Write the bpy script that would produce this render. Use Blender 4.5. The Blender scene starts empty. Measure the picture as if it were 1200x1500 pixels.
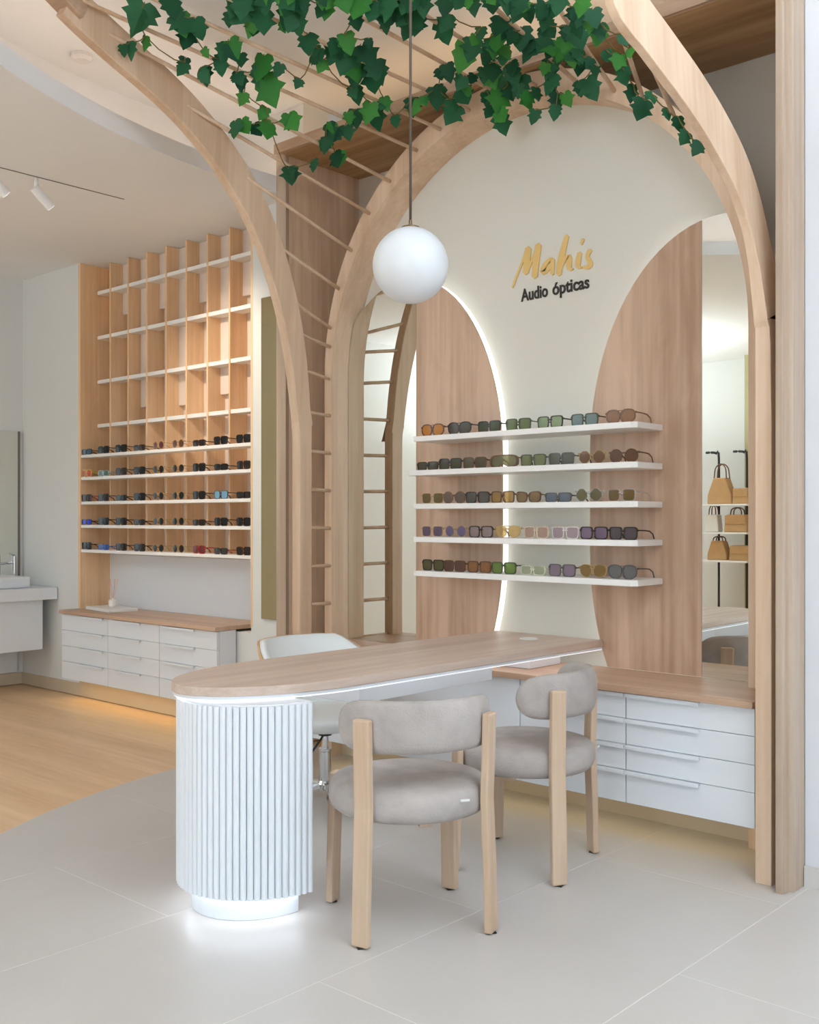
import bpy, bmesh, math, random
from mathutils import Vector, Matrix
PI = math.pi
scene = bpy.context.scene
col = scene.collection

# ------------------------------------------------------------------ camera, world, light, exposure
YAW, FPX, CAM_H = 0.738, 1546.0, 1.30
cam_data = bpy.data.cameras.new('camera')
cam = bpy.data.objects.new('camera', cam_data)
col.objects.link(cam)
cam.location = (0, 0, CAM_H)
cam.rotation_euler = (PI / 2, 0, YAW)
cam_data.sensor_fit = 'HORIZONTAL'
cam_data.sensor_width = 36.0
cam_data.lens = FPX / 1200 * 36.0
cam_data.shift_y = 9.0 / 1200
cam_data.clip_start = 0.05
scene.camera = cam

scene.view_settings.view_transform = 'Standard'
scene.view_settings.look = 'None'
scene.view_settings.gamma = 1.0
scene.view_settings.use_curve_mapping = False
scene.view_settings.exposure = -0.18
scene.cycles.use_denoising = True
scene.cycles.max_bounces = 10
scene.cycles.diffuse_bounces = 6
scene.cycles.glossy_bounces = 6
scene.cycles.transparent_max_bounces = 16

world = bpy.data.worlds.new('daylight')
scene.world = world
world.use_nodes = True
bgn = world.node_tree.nodes['Background']
bgn.inputs[0].default_value = (0.72, 0.87, 1.0, 1)
bgn.inputs[1].default_value = 0.7

def srgb(r, g, b):
    f = lambda c: c / 12.92 if c <= 0.04045 else ((c + 0.055) / 1.055) ** 2.4
    return (f(r / 255), f(g / 255), f(b / 255), 1)

def area(name, loc, rot, sx, sy, power, color):
    l = bpy.data.lights.new(name, 'AREA')
    l.shape = 'RECTANGLE'; l.size = sx; l.size_y = sy
    l.energy = power; l.color = color
    o = bpy.data.objects.new(name, l); col.objects.link(o)
    o.location = loc; o.rotation_euler = rot
    return o
# daylight entering through the two glazed shopfronts (to the right of and behind the photographer)
area('shopfront_daylight_side', (6.9, -1.7, 1.6), (0, PI / 2, 0), 3.0, 10.4, 170, (0.70, 0.87, 1.0))
area('shopfront_daylight_rear', (-0.3, -6.9, 1.6), (PI / 2, 0, 0), 4.2, 3.0, 215, (0.70, 0.87, 1.0))
# LED profiles under the two floating drawer cabinets
area('cabinet_led_main', (-2.90, 3.85, 0.155), (0, 0, 0), 2.4, 0.03, 1.1, (1.0, 0.74, 0.34))
area('cabinet_led_left', (-6.05, 3.98, 0.138), (0, 0, 0), 1.8, 0.03, 1.1, (1.0, 0.74, 0.34))

# ------------------------------------------------------------------ materials
def new_mat(name):
    m = bpy.data.materials.new(name); m.use_nodes = True
    nt = m.node_tree
    return m, nt, nt.nodes['Principled BSDF']

def plain(name, rgb, rough=0.5, metal=0.0, noise=0.03, scale=8.0, bump=0.0, bscale=60.0, spec=0.5):
    m, nt, p = new_mat(name)
    p.inputs['Roughness'].default_value = rough
    p.inputs['Metallic'].default_value = metal
    p.inputs['Specular IOR Level'].default_value = spec
    tc = nt.nodes.new('ShaderNodeTexCoord')
    n = nt.nodes.new('ShaderNodeTexNoise'); n.inputs['Scale'].default_value = scale; n.inputs['Detail'].default_value = 4
    nt.links.new(tc.outputs['Object'], n.inputs['Vector'])
    r = nt.nodes.new('ShaderNodeValToRGB')
    c = srgb(*rgb)
    r.color_ramp.elements[0].position = 0.3; r.color_ramp.elements[1].position = 0.7
    r.color_ramp.elements[0].color = tuple(max(0, x * (1 - noise)) for x in c[:3]) + (1,)
    r.color_ramp.elements[1].color = tuple(min(1, x * (1 + noise)) for x in c[:3]) + (1,)
    nt.links.new(n.outputs['Fac'], r.inputs['Fac'])
    nt.links.new(r.outputs['Color'], p.inputs['Base Color'])
    if bump:
        b = nt.nodes.new('ShaderNodeBump'); b.inputs['Strength'].default_value = bump; b.inputs['Distance'].default_value = 0.01
        n2 = nt.nodes.new('ShaderNodeTexNoise'); n2.inputs['Scale'].default_value = bscale; n2.inputs['Detail'].default_value = 3
        nt.links.new(tc.outputs['Object'], n2.inputs['Vector'])
        nt.links.new(n2.outputs['Fac'], b.inputs['Height'])
        nt.links.new(b.outputs['Normal'], p.inputs['Normal'])
    return m

def wood(name, light, dark, axis='Z', band=9.0, rough=0.5, contrast=1.0):
    """laminate oak: broad bands and fine grain running along one axis"""
    m, nt, p = new_mat(name)
    p.inputs['Roughness'].default_value = rough
    tc = nt.nodes.new('ShaderNodeTexCoord')
    def noise(scale, along, detail, dist=0.0):
        mp = nt.nodes.new('ShaderNodeMapping')
        s = [scale, scale, scale]; s['XYZ'.index(axis)] = along
        mp.inputs['Scale'].default_value = s
        nt.links.new(tc.outputs['Object'], mp.inputs['Vector'])
        n = nt.nodes.new('ShaderNodeTexNoise'); n.inputs['Scale'].default_value = 1.0
        n.inputs['Detail'].default_value = detail; n.inputs['Distortion'].default_value = dist
        nt.links.new(mp.outputs['Vector'], n.inputs['Vector'])
        return n
    a = noise(band, 0.35, 2.0, 0.4); b = noise(band * 7, 1.2, 3.0, 0.2); c = noise(band * 1.6, 2.2, 3.0, 1.6)
    def math_node(op, x, y, k=None):
        q = nt.nodes.new('ShaderNodeMath'); q.operation = op
        nt.links.new(x, q.inputs[0])
        if k is not None: q.inputs[1].default_value = k
        else: nt.links.new(y, q.inputs[1])
        return q.outputs[0]
    s = math_node('ADD', math_node('MULTIPLY', a.outputs['Fac'], None, 0.55), math_node('MULTIPLY', b.outputs['Fac'], None, 0.25))
    s = math_node('ADD', s, math_node('MULTIPLY', c.outputs['Fac'], None, 0.20))
    r = nt.nodes.new('ShaderNodeValToRGB')
    r.color_ramp.elements[0].position = 0.5 - 0.14 / contrast; r.color_ramp.elements[1].position = 0.5 + 0.14 / contrast
    r.color_ramp.elements[0].color = srgb(*dark); r.color_ramp.elements[1].color = srgb(*light)
    nt.links.new(s, r.inputs['Fac'])
    nt.links.new(r.outputs['Color'], p.inputs['Base Color'])
    bp = nt.nodes.new('ShaderNodeBump'); bp.inputs['Strength'].default_value = 0.06; bp.inputs['Distance'].default_value = 0.004
    nt.links.new(b.outputs['Fac'], bp.inputs['Height']); nt.links.new(bp.outputs['Normal'], p.inputs['Normal'])
    return m

def emitter(name, rgb, strength):
    m, nt, p = new_mat(name)
    p.inputs['Base Color'].default_value = srgb(*rgb)
    p.inputs['Emission Color'].default_value = srgb(*rgb)
    p.inputs['Emission Strength'].default_value = strength
    return m

def mirror_mat(name, rgb, rough=0.0):
    m, nt, p = new_mat(name)
    p.inputs['Base Color'].default_value = srgb(*rgb); p.inputs['Metallic'].default_value = 1.0
    p.inputs['Roughness'].default_value = rough
    return m

LENS = {}
def lens_mat(rgb, opacity):
    key = (rgb, opacity)
    if key not in LENS:
        m = bpy.data.materials.new('tinted_lens'); m.use_nodes = True
        nt = m.node_tree; nt.nodes.clear()
        out = nt.nodes.new('ShaderNodeOutputMaterial')
        tr = nt.nodes.new('ShaderNodeBsdfTransparent'); tr.inputs[0].default_value = srgb(*rgb)
        df = nt.nodes.new('ShaderNodeBsdfPrincipled'); df.inputs['Base Color'].default_value = srgb(*rgb); df.inputs['Roughness'].default_value = 0.14; df.inputs['Specular IOR Level'].default_value = 0.4
        mx = nt.nodes.new('ShaderNodeMixShader'); mx.inputs[0].default_value = opacity
        nt.links.new(tr.outputs[0], mx.inputs[1]); nt.links.new(df.outputs[0], mx.inputs[2]); nt.links.new(mx.outputs[0], out.inputs[0])
        LENS[key] = m
    return LENS[key]
FRAMES = {}
def frame_mat(rgb):
    if rgb not in FRAMES:
        FRAMES[rgb] = plain('acetate_frame', rgb, 0.22, 0.0, 0.25, 120.0)
    return FRAMES[rgb]

M = dict(
    wall=plain('matt_white_paint', (220, 220, 217), 0.75, noise=0.01, scale=2, bump=0.02, bscale=90),
    wall_right=plain('white_paint_satin', (216, 217, 222), 0.6, noise=0.01, scale=2),
    grey_wall=plain('warm_grey_paint', (206, 199, 186), 0.8, noise=0.01, scale=2),
    ceiling=plain('ceiling_paint', (238, 239, 240), 0.85, noise=0.012, scale=1.5),
    arch_white=plain('arch_panel_paint', (222, 219, 209), 0.7, noise=0.01, scale=2),
    white=plain('white_lacquer', (226, 229, 233), 0.35, noise=0.006, scale=4),
    white_matt=plain('white_fluted_paint', (234, 238, 243), 0.5, noise=0.006, scale=4),
    shelf=plain('white_shelf_board', (238, 235, 231), 0.4, noise=0.008, scale=6),
    pale=plain('pale_back_board', (226, 210, 198), 0.6, noise=0.03, scale=6),
    gap=plain('dark_joint', (120, 112, 104), 0.8),
    oak=wood('oak_beam', (226, 199, 172), (199, 166, 136), 'Z', 7.0),
    oak_x=wood('oak_beam_cross', (204, 176, 152), (168, 136, 110), 'X', 7.0),
    oak_panel=wood('oak_wall_panel', (214, 182, 157), (175, 141, 115), 'Z', 5.5, contrast=1.35),
    oak_post=wood('oak_post', (194, 174, 155), (166, 143, 122), 'Z', 10.0),
    oak_jamb=wood('oak_jamb_board', (244, 213, 184), (210, 175, 144), 'Z', 9.0),
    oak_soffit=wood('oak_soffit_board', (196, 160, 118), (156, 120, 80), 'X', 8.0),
    oak_top=wood('oak_desk_top', (216, 197, 182), (190, 166, 149), 'Y', 11.0, 0.42),
    oak_counter=wood('oak_counter_top', (208, 176, 150), (180, 146, 120), 'X', 11.0, 0.42),
    oak_left=wood('oak_shelf_unit', (243, 205, 163), (216, 174, 130), 'Z', 9.0),
    oak_floor=wood('oak_floorboards', (236, 200, 158), (212, 172, 127), 'X', 6.0, 0.42),
    chair_wood=wood('beech_chair_leg', (207, 181, 156), (188, 159, 132), 'Z', 14.0, 0.4),
    veneer=wood('beech_shell_veneer', (224, 184, 138), (200, 156, 112), 'Z', 10.0, 0.4),
    tile=plain('porcelain_floor_tile', (199, 194, 189), 0.34, noise=0.035, scale=1.6),
    skirting_right=plain('pale_stone_skirting', (204, 200, 196), 0.5, noise=0.02, scale=5),
    grout=plain('pale_grout', (226, 223, 218), 0.8),
    skirting=plain('stone_skirting', (196, 180, 156), 0.5, noise=0.03, scale=5),
    fabric=plain('taupe_velour', (176, 168, 163), 0.9, noise=0.14, scale=9, bump=0.25, bscale=160, spec=0.15),
    shell_fabric=plain('white_shell_padding', (234, 237, 236), 0.5, noise=0.01, scale=6),
    chrome=mirror_mat('polished_chrome', (205, 205, 205), 0.12),
    black=plain('black_metal', (34, 33, 33), 0.4, noise=0.02),
    rubber=plain('black_rubber', (28, 27, 27), 0.7),
    mirror=mirror_mat('silver_mirror', (226, 226, 218), 0.0),
    bronze=mirror_mat('bronze_mirror', (186, 172, 136), 0.05),
    gold=plain('gold_lettering', (226, 190, 118), 0.4, 0.0, 0.02, 10),
    ink=plain('black_lettering', (44, 36, 28), 0.5),
    opal=None, cord=plain('brown_textile_cord', (92, 78, 66), 0.7),
    brass=plain('dark_brass', (120, 100, 76), 0.35, 0.8),
    led=emitter('white_led_strip', (244, 246, 250), 0.85),
    led_floor=emitter('white_floor_led', (236, 244, 255), 6.5),
    led_soft=emitter('white_led_edge', (246, 246, 240), 1.25),
    led_warm=emitter('warm_cove_led', (255, 226, 198), 11.5),
    led_fill=emitter('warm_fill_led', (255, 222, 176), 8.0),  # glow of the strip added above the soffit as fill
    spot_glow=emitter('spot_lens_glow', (255, 252, 244), 3.0),
    plastic=plain('white_plastic', (228, 226, 223), 0.4),
    tan=plain('tan_leather', (190, 148, 100), 0.5, noise=0.06, scale=12),
    brown=plain('brown_leather', (110, 74, 54), 0.5),
    pale_leather=plain('cream_leather', (220, 212, 200), 0.5),
    khaki=plain('khaki_paint', (176, 168, 128), 0.8),
    cream=plain('cream_paint', (222, 214, 182), 0.8),
    stem=plain('ivy_stem', (112, 98, 52), 0.7),
    reed=plain('pink_reed', (216, 180, 168), 0.7),
    glass=plain('diffuser_glass', (236, 228, 218), 0.1),
)
m, nt, p = new_mat('opal_glass')
p.inputs['Base Color'].default_value = srgb(218, 222, 226); p.inputs['Roughness'].default_value = 0.3
p.inputs['Emission Color'].default_value = srgb(236, 242, 248); p.inputs['Emission Strength'].default_value = 0.02
M['opal'] = m
M['led_lamp'] = emitter('lamp_diffuser', (255, 248, 236), 1.0)

def leaf_mat(name, a, b):
    m, nt, p = new_mat(name)
    p.inputs['Roughness'].default_value = 0.55; p.inputs['Specular IOR Level'].default_value = 0.3
    oi = nt.nodes.new('ShaderNodeObjectInfo')
    r = nt.nodes.new('ShaderNodeValToRGB')
    r.color_ramp.elements[0].color = srgb(*a); r.color_ramp.elements[1].color = srgb(*b)
    nt.links.new(oi.outputs['Random'], r.inputs['Fac'])
    nt.links.new(r.outputs['Color'], p.inputs['Base Color'])
    tl = nt.nodes.new('ShaderNodeBsdfTranslucent'); nt.links.new(r.outputs['Color'], tl.inputs[0])
    mx = nt.nodes.new('ShaderNodeMixShader'); mx.inputs[0].default_value = 0.2
    nt.links.new(p.outputs[0], mx.inputs[1]); nt.links.new(tl.outputs[0], mx.inputs[2])
    nt.links.new(mx.outputs[0], nt.nodes['Material Output'].inputs[0])
    return m
M['leaf'] = leaf_mat('ivy_leaf_green', (20, 74, 46), (44, 106, 68))
M['leaf_bright'] = leaf_mat('ivy_leaf_young', (44, 118, 48), (70, 142, 58))

# ------------------------------------------------------------------ mesh helpers
class MB:
    def __init__(self): self.v = []; self.f = []
    def add(self, vs, fs):
        n = len(self.v); self.v += [tuple(x) for x in vs]; self.f += [tuple(i + n for i in f) for f in fs]; return self
    def box(self, x0, x1, y0, y1, z0, z1):
        return self.add([(x0,y0,z0),(x1,y0,z0),(x1,y1,z0),(x0,y1,z0),(x0,y0,z1),(x1,y0,z1),(x1,y1,z1),(x0,y1,z1)],
                        [(0,3,2,1),(4,5,6,7),(0,1,5,4),(1,2,6,5),(2,3,7,6),(3,0,4,7)])
    def quad(self, a, b, c, d): return self.add([a, b, c, d], [(0, 1, 2, 3)])
    def prism(self, pts, lo, hi, axis='Z'):
        """extrude a 2-D outline along an axis (outline in the other two axes, in order)"""
        n = len(pts)
        mk = {'Z': lambda p, h: (p[0], p[1], h), 'Y': lambda p, h: (p[0], h, p[1]), 'X': lambda p, h: (h, p[0], p[1])}[axis]
        vs = [mk(p, lo) for p in pts] + [mk(p, hi) for p in pts]
        fs = [tuple(range(n))[::-1], tuple(range(n, 2 * n))] + [(i, (i + 1) % n, n + (i + 1) % n, n + i) for i in range(n)]
        return self.add(vs, fs)
    def sweep(self, path, prof, ref, closed=False):
        """profile (list of (a,b)) swept along a path; 'ref' gives the a direction, b is perpendicular to it and the path"""
        P = [Vector(p) for p in path]; n = len(P); k = len(prof(0) if callable(prof) else prof); vs = []
        for i in range(n):
            if closed: t = P[(i + 1) % n] - P[i - 1]
            else: t = P[min(i + 1, n - 1)] - P[max(i - 1, 0)]
            t.normalize()
            r = Vector(ref(i, t) if callable(ref) else ref)
            a = (r - t * r.dot(t)).normalized(); b = t.cross(a)
            pr = prof(i) if callable(prof) else prof
            vs += [P[i] + a * x + b * y for x, y in pr]
        fs = []
        for i in range(n if closed else n - 1):
            j = (i + 1) % n
            fs += [(i * k + q, i * k + (q + 1) % k, j * k + (q + 1) % k, j * k + q) for q in range(k)]
        if not closed: fs += [tuple(range(k))[::-1], tuple(range((n - 1) * k, n * k))]
        return self.add(vs, fs)
    def tube(self, path, r, n=8, ref=None):
        if ref is None:
            d = Vector(path[-1]) - Vector(path[0])
            ref = (0, 0, 1) if abs(d.z) < 0.8 * d.length else (1, 0, 0)
        prof = [(r * math.cos(2 * PI * q / n), r * math.sin(2 * PI * q / n)) for q in range(n)]
        return self.sweep(path, prof, ref)
    def lathe(self, prof, cx=0, cy=0, n=32):
        k = len(prof); vs = []; fs = []
        for i in range(n):
            a = 2 * PI * i / n
            vs += [(cx + r * math.cos(a), cy + r * math.sin(a), z) for r, z in prof]
        for i in range(n):
            j = (i + 1) % n
            fs += [(i * k + q, j * k + q, j * k + q + 1, i * k + q + 1) for q in range(k - 1)]
        return self.add(vs, fs)
    def moved(self, mat):
        o = MB(); o.v = [tuple(mat @ Vector(x)) for x in self.v]; o.f = list(self.f); return o
    def merge(self, other): return self.add(other.v, other.f)

ORIGIN = {}
def mesh_of(name, mb, material, off=(0, 0, 0), smooth=False):
    me = bpy.data.meshes.new(name)
    me.from_pydata([(x - off[0], y - off[1], z - off[2]) for x, y, z in mb.v], [], mb.f)
    bm = bmesh.new(); bm.from_mesh(me)
    bmesh.ops.remove_doubles(bm, verts=bm.verts, dist=1e-6)
    bmesh.ops.recalc_face_normals(bm, faces=bm.faces)
    bm.to_mesh(me); bm.free()
    if smooth:
        for f in me.polygons: f.use_smooth = True
    me.materials.append(material)
    return me
def link(o):
    col.objects.link(o); return o
def thing(name, label, cat, loc=(0, 0, 0), group=None):
    o = link(bpy.data.objects.new(name, None)); o.location = loc; o.empty_display_size = 0.1
    o['label'] = label; o['category'] = cat
    if group: o['group'] = group
    ORIGIN[o.name] = tuple(loc)
    return o
def part(name, mb, material, parent, bevel=0, smooth=False, label=None, local=False):
    off = (0, 0, 0) if local else ORIGIN.get(parent.name, (0, 0, 0))
    o = link(bpy.data.objects.new(name, mesh_of(name, mb, material, off, smooth)))
    o.parent = parent; ORIGIN[o.name] = off
    if label: o['label'] = label
    if bevel:
        b = o.modifiers.new('bevel', 'BEVEL'); b.width = bevel; b.segments = 2; b.limit_method = 'ANGLE'; b.angle_limit = 0.6
    return o
def solo(name, mb, material, label, cat, group=None, bevel=0, smooth=False, loc=(0, 0, 0)):
    o = link(bpy.data.objects.new(name, mesh_of(name, mb, material, loc, smooth))); o.location = loc
    o['label'] = label; o['category'] = cat
    if group: o['group'] = group
    ORIGIN[o.name] = tuple(loc)
    if bevel:
        b = o.modifiers.new('bevel', 'BEVEL'); b.width = bevel; b.segments = 2; b.limit_method = 'ANGLE'; b.angle_limit = 0.6
    return o
def struct(name, mb, material, parent=None, smooth=False):
    o = link(bpy.data.objects.new(name, mesh_of(name, mb, material, (0, 0, 0), smooth)))
    if parent: o.parent = parent
    else: o['kind'] = 'structure'
    ORIGIN[o.name] = (0, 0, 0)
    return o
def smooth_by_angle(o, deg=40):
    for f in o.data.polygons: f.use_smooth = True
    o.data.set_sharp_from_angle(angle=math.radians(deg))
def catmull(P, n=6):
    P = [Vector(p) for p in P]; Q = [2 * P[0] - P[1]] + P + [2 * P[-1] - P[-2]]; o = []
    for i in range(1, len(Q) - 2):
        for k in range(n):
            t = k / n; a, b, c, d = Q[i - 1:i + 3]
            o.append(0.5 * (2 * b + (c - a) * t + (2 * a - 5 * b + 4 * c - d) * t * t + (3 * b - a - 3 * c + d) * t ** 3))
    return o + [P[-1]]

# ------------------------------------------------------------------ the room
YW = 4.10          # face of the long wall on the left
YR = 3.70          # face of the white wall on the right
YP = 4.16          # white wall inside the arch
ZC = 3.17          # lower ceiling
ZU = 3.70          # raised ceiling inside the round cove
CX, CY, CR = -1.192, 3.821, 3.452      # round cove in the ceiling, same circle as the tiled floor
X0, X1, Y0, YB, XB = -7.85, 7.0, -3.6, -7.0, -2.4

def circle_pts(r, n=160, cx=CX, cy=CY):
    return [(cx + r * math.cos(2 * PI * i / n), cy + r * math.sin(2 * PI * i / n)) for i in range(n)]
def clip_half(poly, f):
    out = []
    for i, p in enumerate(poly):
        q = poly[(i + 1) % len(poly)]; a, b = f(p), f(q)
        if a <= 0: out.append(p)
        if (a < 0 < b) or (b < 0 < a):
            t = a / (a - b); out.append((p[0] + (q[0] - p[0]) * t, p[1] + (q[1] - p[1]) * t))
    return out
def clip_circle(poly, r, n=160):
    cp = circle_pts(r, n)
    for i in range(n):
        a, b = cp[i], cp[(i + 1) % n]
        poly = clip_half(poly, lambda p: -((b[0] - a[0]) * (p[1] - a[1]) - (b[1] - a[1]) * (p[0] - a[0])))
        if len(poly) < 3: return []
    return poly

floor = struct('floor', MB().box(X0 - .2, X1 + .2, YB - .2, 4.6, -0.05, -0.006), M['oak_floor'])
gb = clip_circle([(-6, -1), (3, -1), (3, YW), (-6, YW)], CR)
struct('grout_bed', MB().prism(gb, -0.006, -0.0006), M['grout'], floor)
TX, TY = 0.7225, 1.445
k = 0
for i in range(-5, 9):
    xa = -2.18 + i * TX; yo = 2.02 + (0.0 if i % 2 == 0 else TY / 2)
    for j in range(-3, 3):
        ya = yo + j * TY
        g = 0.002
        poly = clip_half([(xa + g, ya + g), (xa + TX - g, ya + g), (xa + TX - g, ya + TY - g), (xa + g, ya + TY - g)], lambda p: p[1] - YW)
        poly = clip_half(poly, lambda p: p[0] - X1) if len(poly) > 2 else []
        poly = clip_circle(poly, CR - 0.003) if len(poly) > 2 else []
        if len(poly) > 2:
            struct('tile', MB().prism(poly, -0.004, 0.0), M['tile'], floor)

# lower ceiling with the round opening, the cove lip, ledge, riser and raised ceiling
def ring_to_rect(r, z0, z1, up=False):
    mb = MB(); n = 160; cp = circle_pts(r, n)
    xa, xb, ya, yb = X0 - .1, X1 + .1, YB - .1, 7.5
    def border(i):
        a = 2 * PI * i / n; dx, dy = math.cos(a), math.sin(a); ts = []
        if dx > 1e-9: ts.append((xb - CX) / dx)
        if dx < -1e-9: ts.append((xa - CX) / dx)
        if dy > 1e-9: ts.append((yb - CY) / dy)
        if dy < -1e-9: ts.append((ya - CY) / dy)
        t = min(ts); return (CX + dx * t, CY + dy * t)
    for i in range(n):
        j = (i + 1) % n; a, b = border(i), border(j)
        pts = [cp[i], a]
        if abs(a[0] - b[0]) > 1e-6 and abs(a[1] - b[1]) > 1e-6:
            pts.append((xa if min(a[0], b[0]) < xa + 1e-6 else xb, ya if min(a[1], b[1]) < ya + 1e-6 else yb))
        pts += [b, cp[j]]
        if min(p[1] for p in pts) > YW + 0.3: continue
        mb.prism(pts, z0, z1)
    return mb
ceiling = struct('ceiling', ring_to_rect(CR, ZC, ZC + 0.03), M['ceiling'])
def band(r0, r1, z0, z1, n=160):
    mb = MB(); a, b = circle_pts(r0, n), circle_pts(r1, n)
    for i in range(n):
        j = (i + 1) % n
        if min(a[i][1], a[j][1]) > YW + 0.2: continue
        mb.prism([a[i], b[i], b[j], a[j]], z0, z1)
    return mb
lip = struct('cove_lip', band(CR, CR + 0.02, ZC + 0.03, ZC + 0.095), M['ceiling'], ceiling)
struct('cove_riser', band(CR + 0.62, CR + 0.65, ZC + 0.03, ZU), M['ceiling'], ceiling)
struct('cove_led', band(CR + 0.06, CR + 0.075, ZC + 0.03, ZC + 0.045), M['led_warm'], ceiling)
struct('raised_panel', MB().box(-5.6, 3.1, -.8, 4.7, ZU, ZU + .05), M['ceiling'], ceiling)

# walls
NL, NR = -6.99, -5.03       # recess of the shelf unit in the long wall
w = MB()
w.box(X0 - .1, NL, YW, YW + .2, 0, ZU + .05)
w.box(NR, -4.558, YW, YW + .2, 0, ZU + .05)
w.box(NL, NR, YW + .3, YW + .4, 0, ZU + .05)
w.box(NL, NR, YW, YW + .3, ZC + .001, ZU + .05)
w.box(NL, NR, YW + .0, YW + .3, 0, 0.60)
struct('wall_left', w, M['wall'])
struct('wall_back', MB().box(-4.62, -1.40, 4.552, 4.65, 0, ZU + .05), M['grey_wall'])
struct('wall_right', MB().box(-1.475, X1 + .1, YR, YR + .9, 0, ZU + .05), M['wall_right'])
struct('wall_end', MB().box(X0 - .1, X0, Y0, YW, 0, ZC), M['wall'])
struct('wall_rear', MB().box(X0 - .1, XB, Y0 - .1, Y0, 0, ZC).box(XB - .1, XB, YB, Y0 - .1, 0, ZC), M['wall'])
b = MB()
b.box(X0, NL - .001, YW - .008, YW - .0005, 0, .09)
struct('baseboard_left', b, M['skirting'])
struct('baseboard_right', MB().box(-1.474, X1, YR - .012, YR - .0005, 0, .075), M['skirting_right'])
struct('baseboard_end', MB().box(X0 + .0005, X0 + .012, 2.0, YW - .01, 0, .09), M['skirting'])
struct('baseboard_niche', MB().box(-4.19, -1.62, 4.055, 4.075, 0, .155), M['skirting'])
struct('baseboard_recess', MB().box(NL, NR, YW - .008, YW - .0005, 0, .14), M['skirting'])
struct('wall_niche', MB().box(-4.19, -1.62, 4.076, 4.16, 0, .60), M['wall'])

# khaki column behind the rack and the glazing posts on the shopfront, seen only in the mirrors
solo('square_column', MB().box(-5.30, -4.80, Y0 + .001, -3.34, -.006, ZC), M['khaki'], 'khaki painted square column reflected in the right arch mirror', 'column')

# ------------------------------------------------------------------ timber portal around the niche
t = thing('timber_portal', 'pale oak portal frame lining the niche around the arch', 'portal', (-2.9, 4.0, 0))
part('jamb_board', MB().box(-4.595, -4.557, 3.99, 4.551, 0, 3.40), M['oak_jamb'], t, .002)
part('front_board', MB().box(-4.640, -4.557, 3.965, 3.989, 0, 3.40), M['oak_post'], t, .002)
part('soffit_board', MB().box(-4.556, -1.545, 3.935, 4.551, 3.362, 3.39), M['oak_soffit'], t, .002)
part('soffit_trim', MB().box(-4.60, -1.545, 3.912, 3.934, 3.362, 3.42), M['oak_x'], t, .002)
part('added_fill_led', MB().box(-4.5, -1.65, 4.15, 4.18, 3.3902, 3.40), M['led_fill'], t)  # added strip, hidden on top of the soffit, to brighten the raised ceiling
part('right_post', MB().prism([(-1.524, 3.562), (-1.4977, 3.562), (-1.493, 3.600), (-1.4787, 3.602), (-1.476, 3.70), (-1.524, 3.70)], 0, ZU), M['oak_post'], t, .002)
part('right_jamb', MB().box(-1.545, -1.512, 3.702, 4.551, 0, 3.40), M['oak_jamb'], t, .002)

# ------------------------------------------------------------------ arched wall panel with its two oval insets
ACX, ACZ, AR = -3.0, 2.065, 1.19
def arch_outline(r, n=48, zb=0.0):
    return [(ACX - r, zb)] + [(ACX - r * math.cos(PI * i / n), ACZ + r * math.sin(PI * i / n)) for i in range(n + 1)] + [(ACX + r, zb)]
solo('arched_wall_panel', MB().prism(arch_outline(AR + .005, zb=.60), YP, 4.25, 'Y'), M['arch_white'],
     'cream arch shaped wall panel behind the gold and black lettering', 'wall panel')

def oval(cx, n=40, a=0.64, inset=0.0):
    """upright oval, widest between z 1.15 and 1.60, cut flat at the counter"""
    pts = []
    A = a - inset
    for i in range(n + 1):
        th = PI * i / n
        pts.append((cx + A * math.cos(th), 1.60 + (0.96 - inset) * math.sin(th)))
    for i in range(n + 1):
        th = PI + PI * i / n
        pts.append((cx + A * math.cos(th), 1.15 + (1.0 - inset) * math.sin(th)))
    return clip_half(pts, lambda p: 0.634 - p[1])
def clip_arch(poly, r=AR - .004):
    # keep what lies under the arch (vertical legs below the springing)
    poly = clip_half(poly, lambda p: (ACX - r) - p[0]); poly = clip_half(poly, lambda p: p[0] - (ACX + r))
    n = 60
    for i in range(n):
        a0, a1 = PI * i / n, PI * (i + 1) / n
        a = (ACX + r * math.cos(a0), ACZ + r * math.sin(a0)); b = (ACX + r * math.cos(a1), ACZ + r * math.sin(a1))
        f = lambda p: -((b[0] - a[0]) * (p[1] - a[1]) - (b[1] - a[1]) * (p[0] - a[0])) if p[1] > ACZ else -1
        poly = clip_half(poly, lambda p: -((b[0] - a[0]) * (p[1] - a[1]) - (b[1] - a[1]) * (p[0] - a[0])))
        if len(poly) < 3: break
    return poly
def oval_thing(cx, seam, wood_right, label, mlabel):
    t = thing('oval_wall_panel', label, 'wall panel', (cx, YP, 0.634))
    o = oval(cx)
    if wood_right:
        wd = clip_half(o, lambda p: seam - p[0]); mr = clip_half(o, lambda p: p[0] - (seam - .002))
    else:
        wd = clip_half(o, lambda p: p[0] - seam); mr = clip_half(o, lambda p: (seam + .002) - p[0])
    part('oak_board', MB().prism(wd, 4.10, 4.112, 'Y'), M['oak_panel'], t)
    part('mirror', MB().prism(clip_arch(mr), 4.10, 4.112, 'Y'), M['mirror'], t, label=mlabel)
    core = oval(cx, inset=0.004)
    core = clip_half(core, lambda p: seam - p[0]) if wood_right else clip_half(core, lambda p: p[0] - seam)
    part('led_edge', MB().prism(core, 4.1122, YP - .0005, 'Y'), M['led_soft'], t)
    return t
oval_thing(-3.763, -3.68, True, 'left half oval oak board with glowing edge and narrow mirror', 'narrow mirror beside left arch leg')
oval_thing(-1.98, -2.072, False, 'right half oval oak board beside the tall mirror', 'tall mirror reflecting bag shelves')

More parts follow.
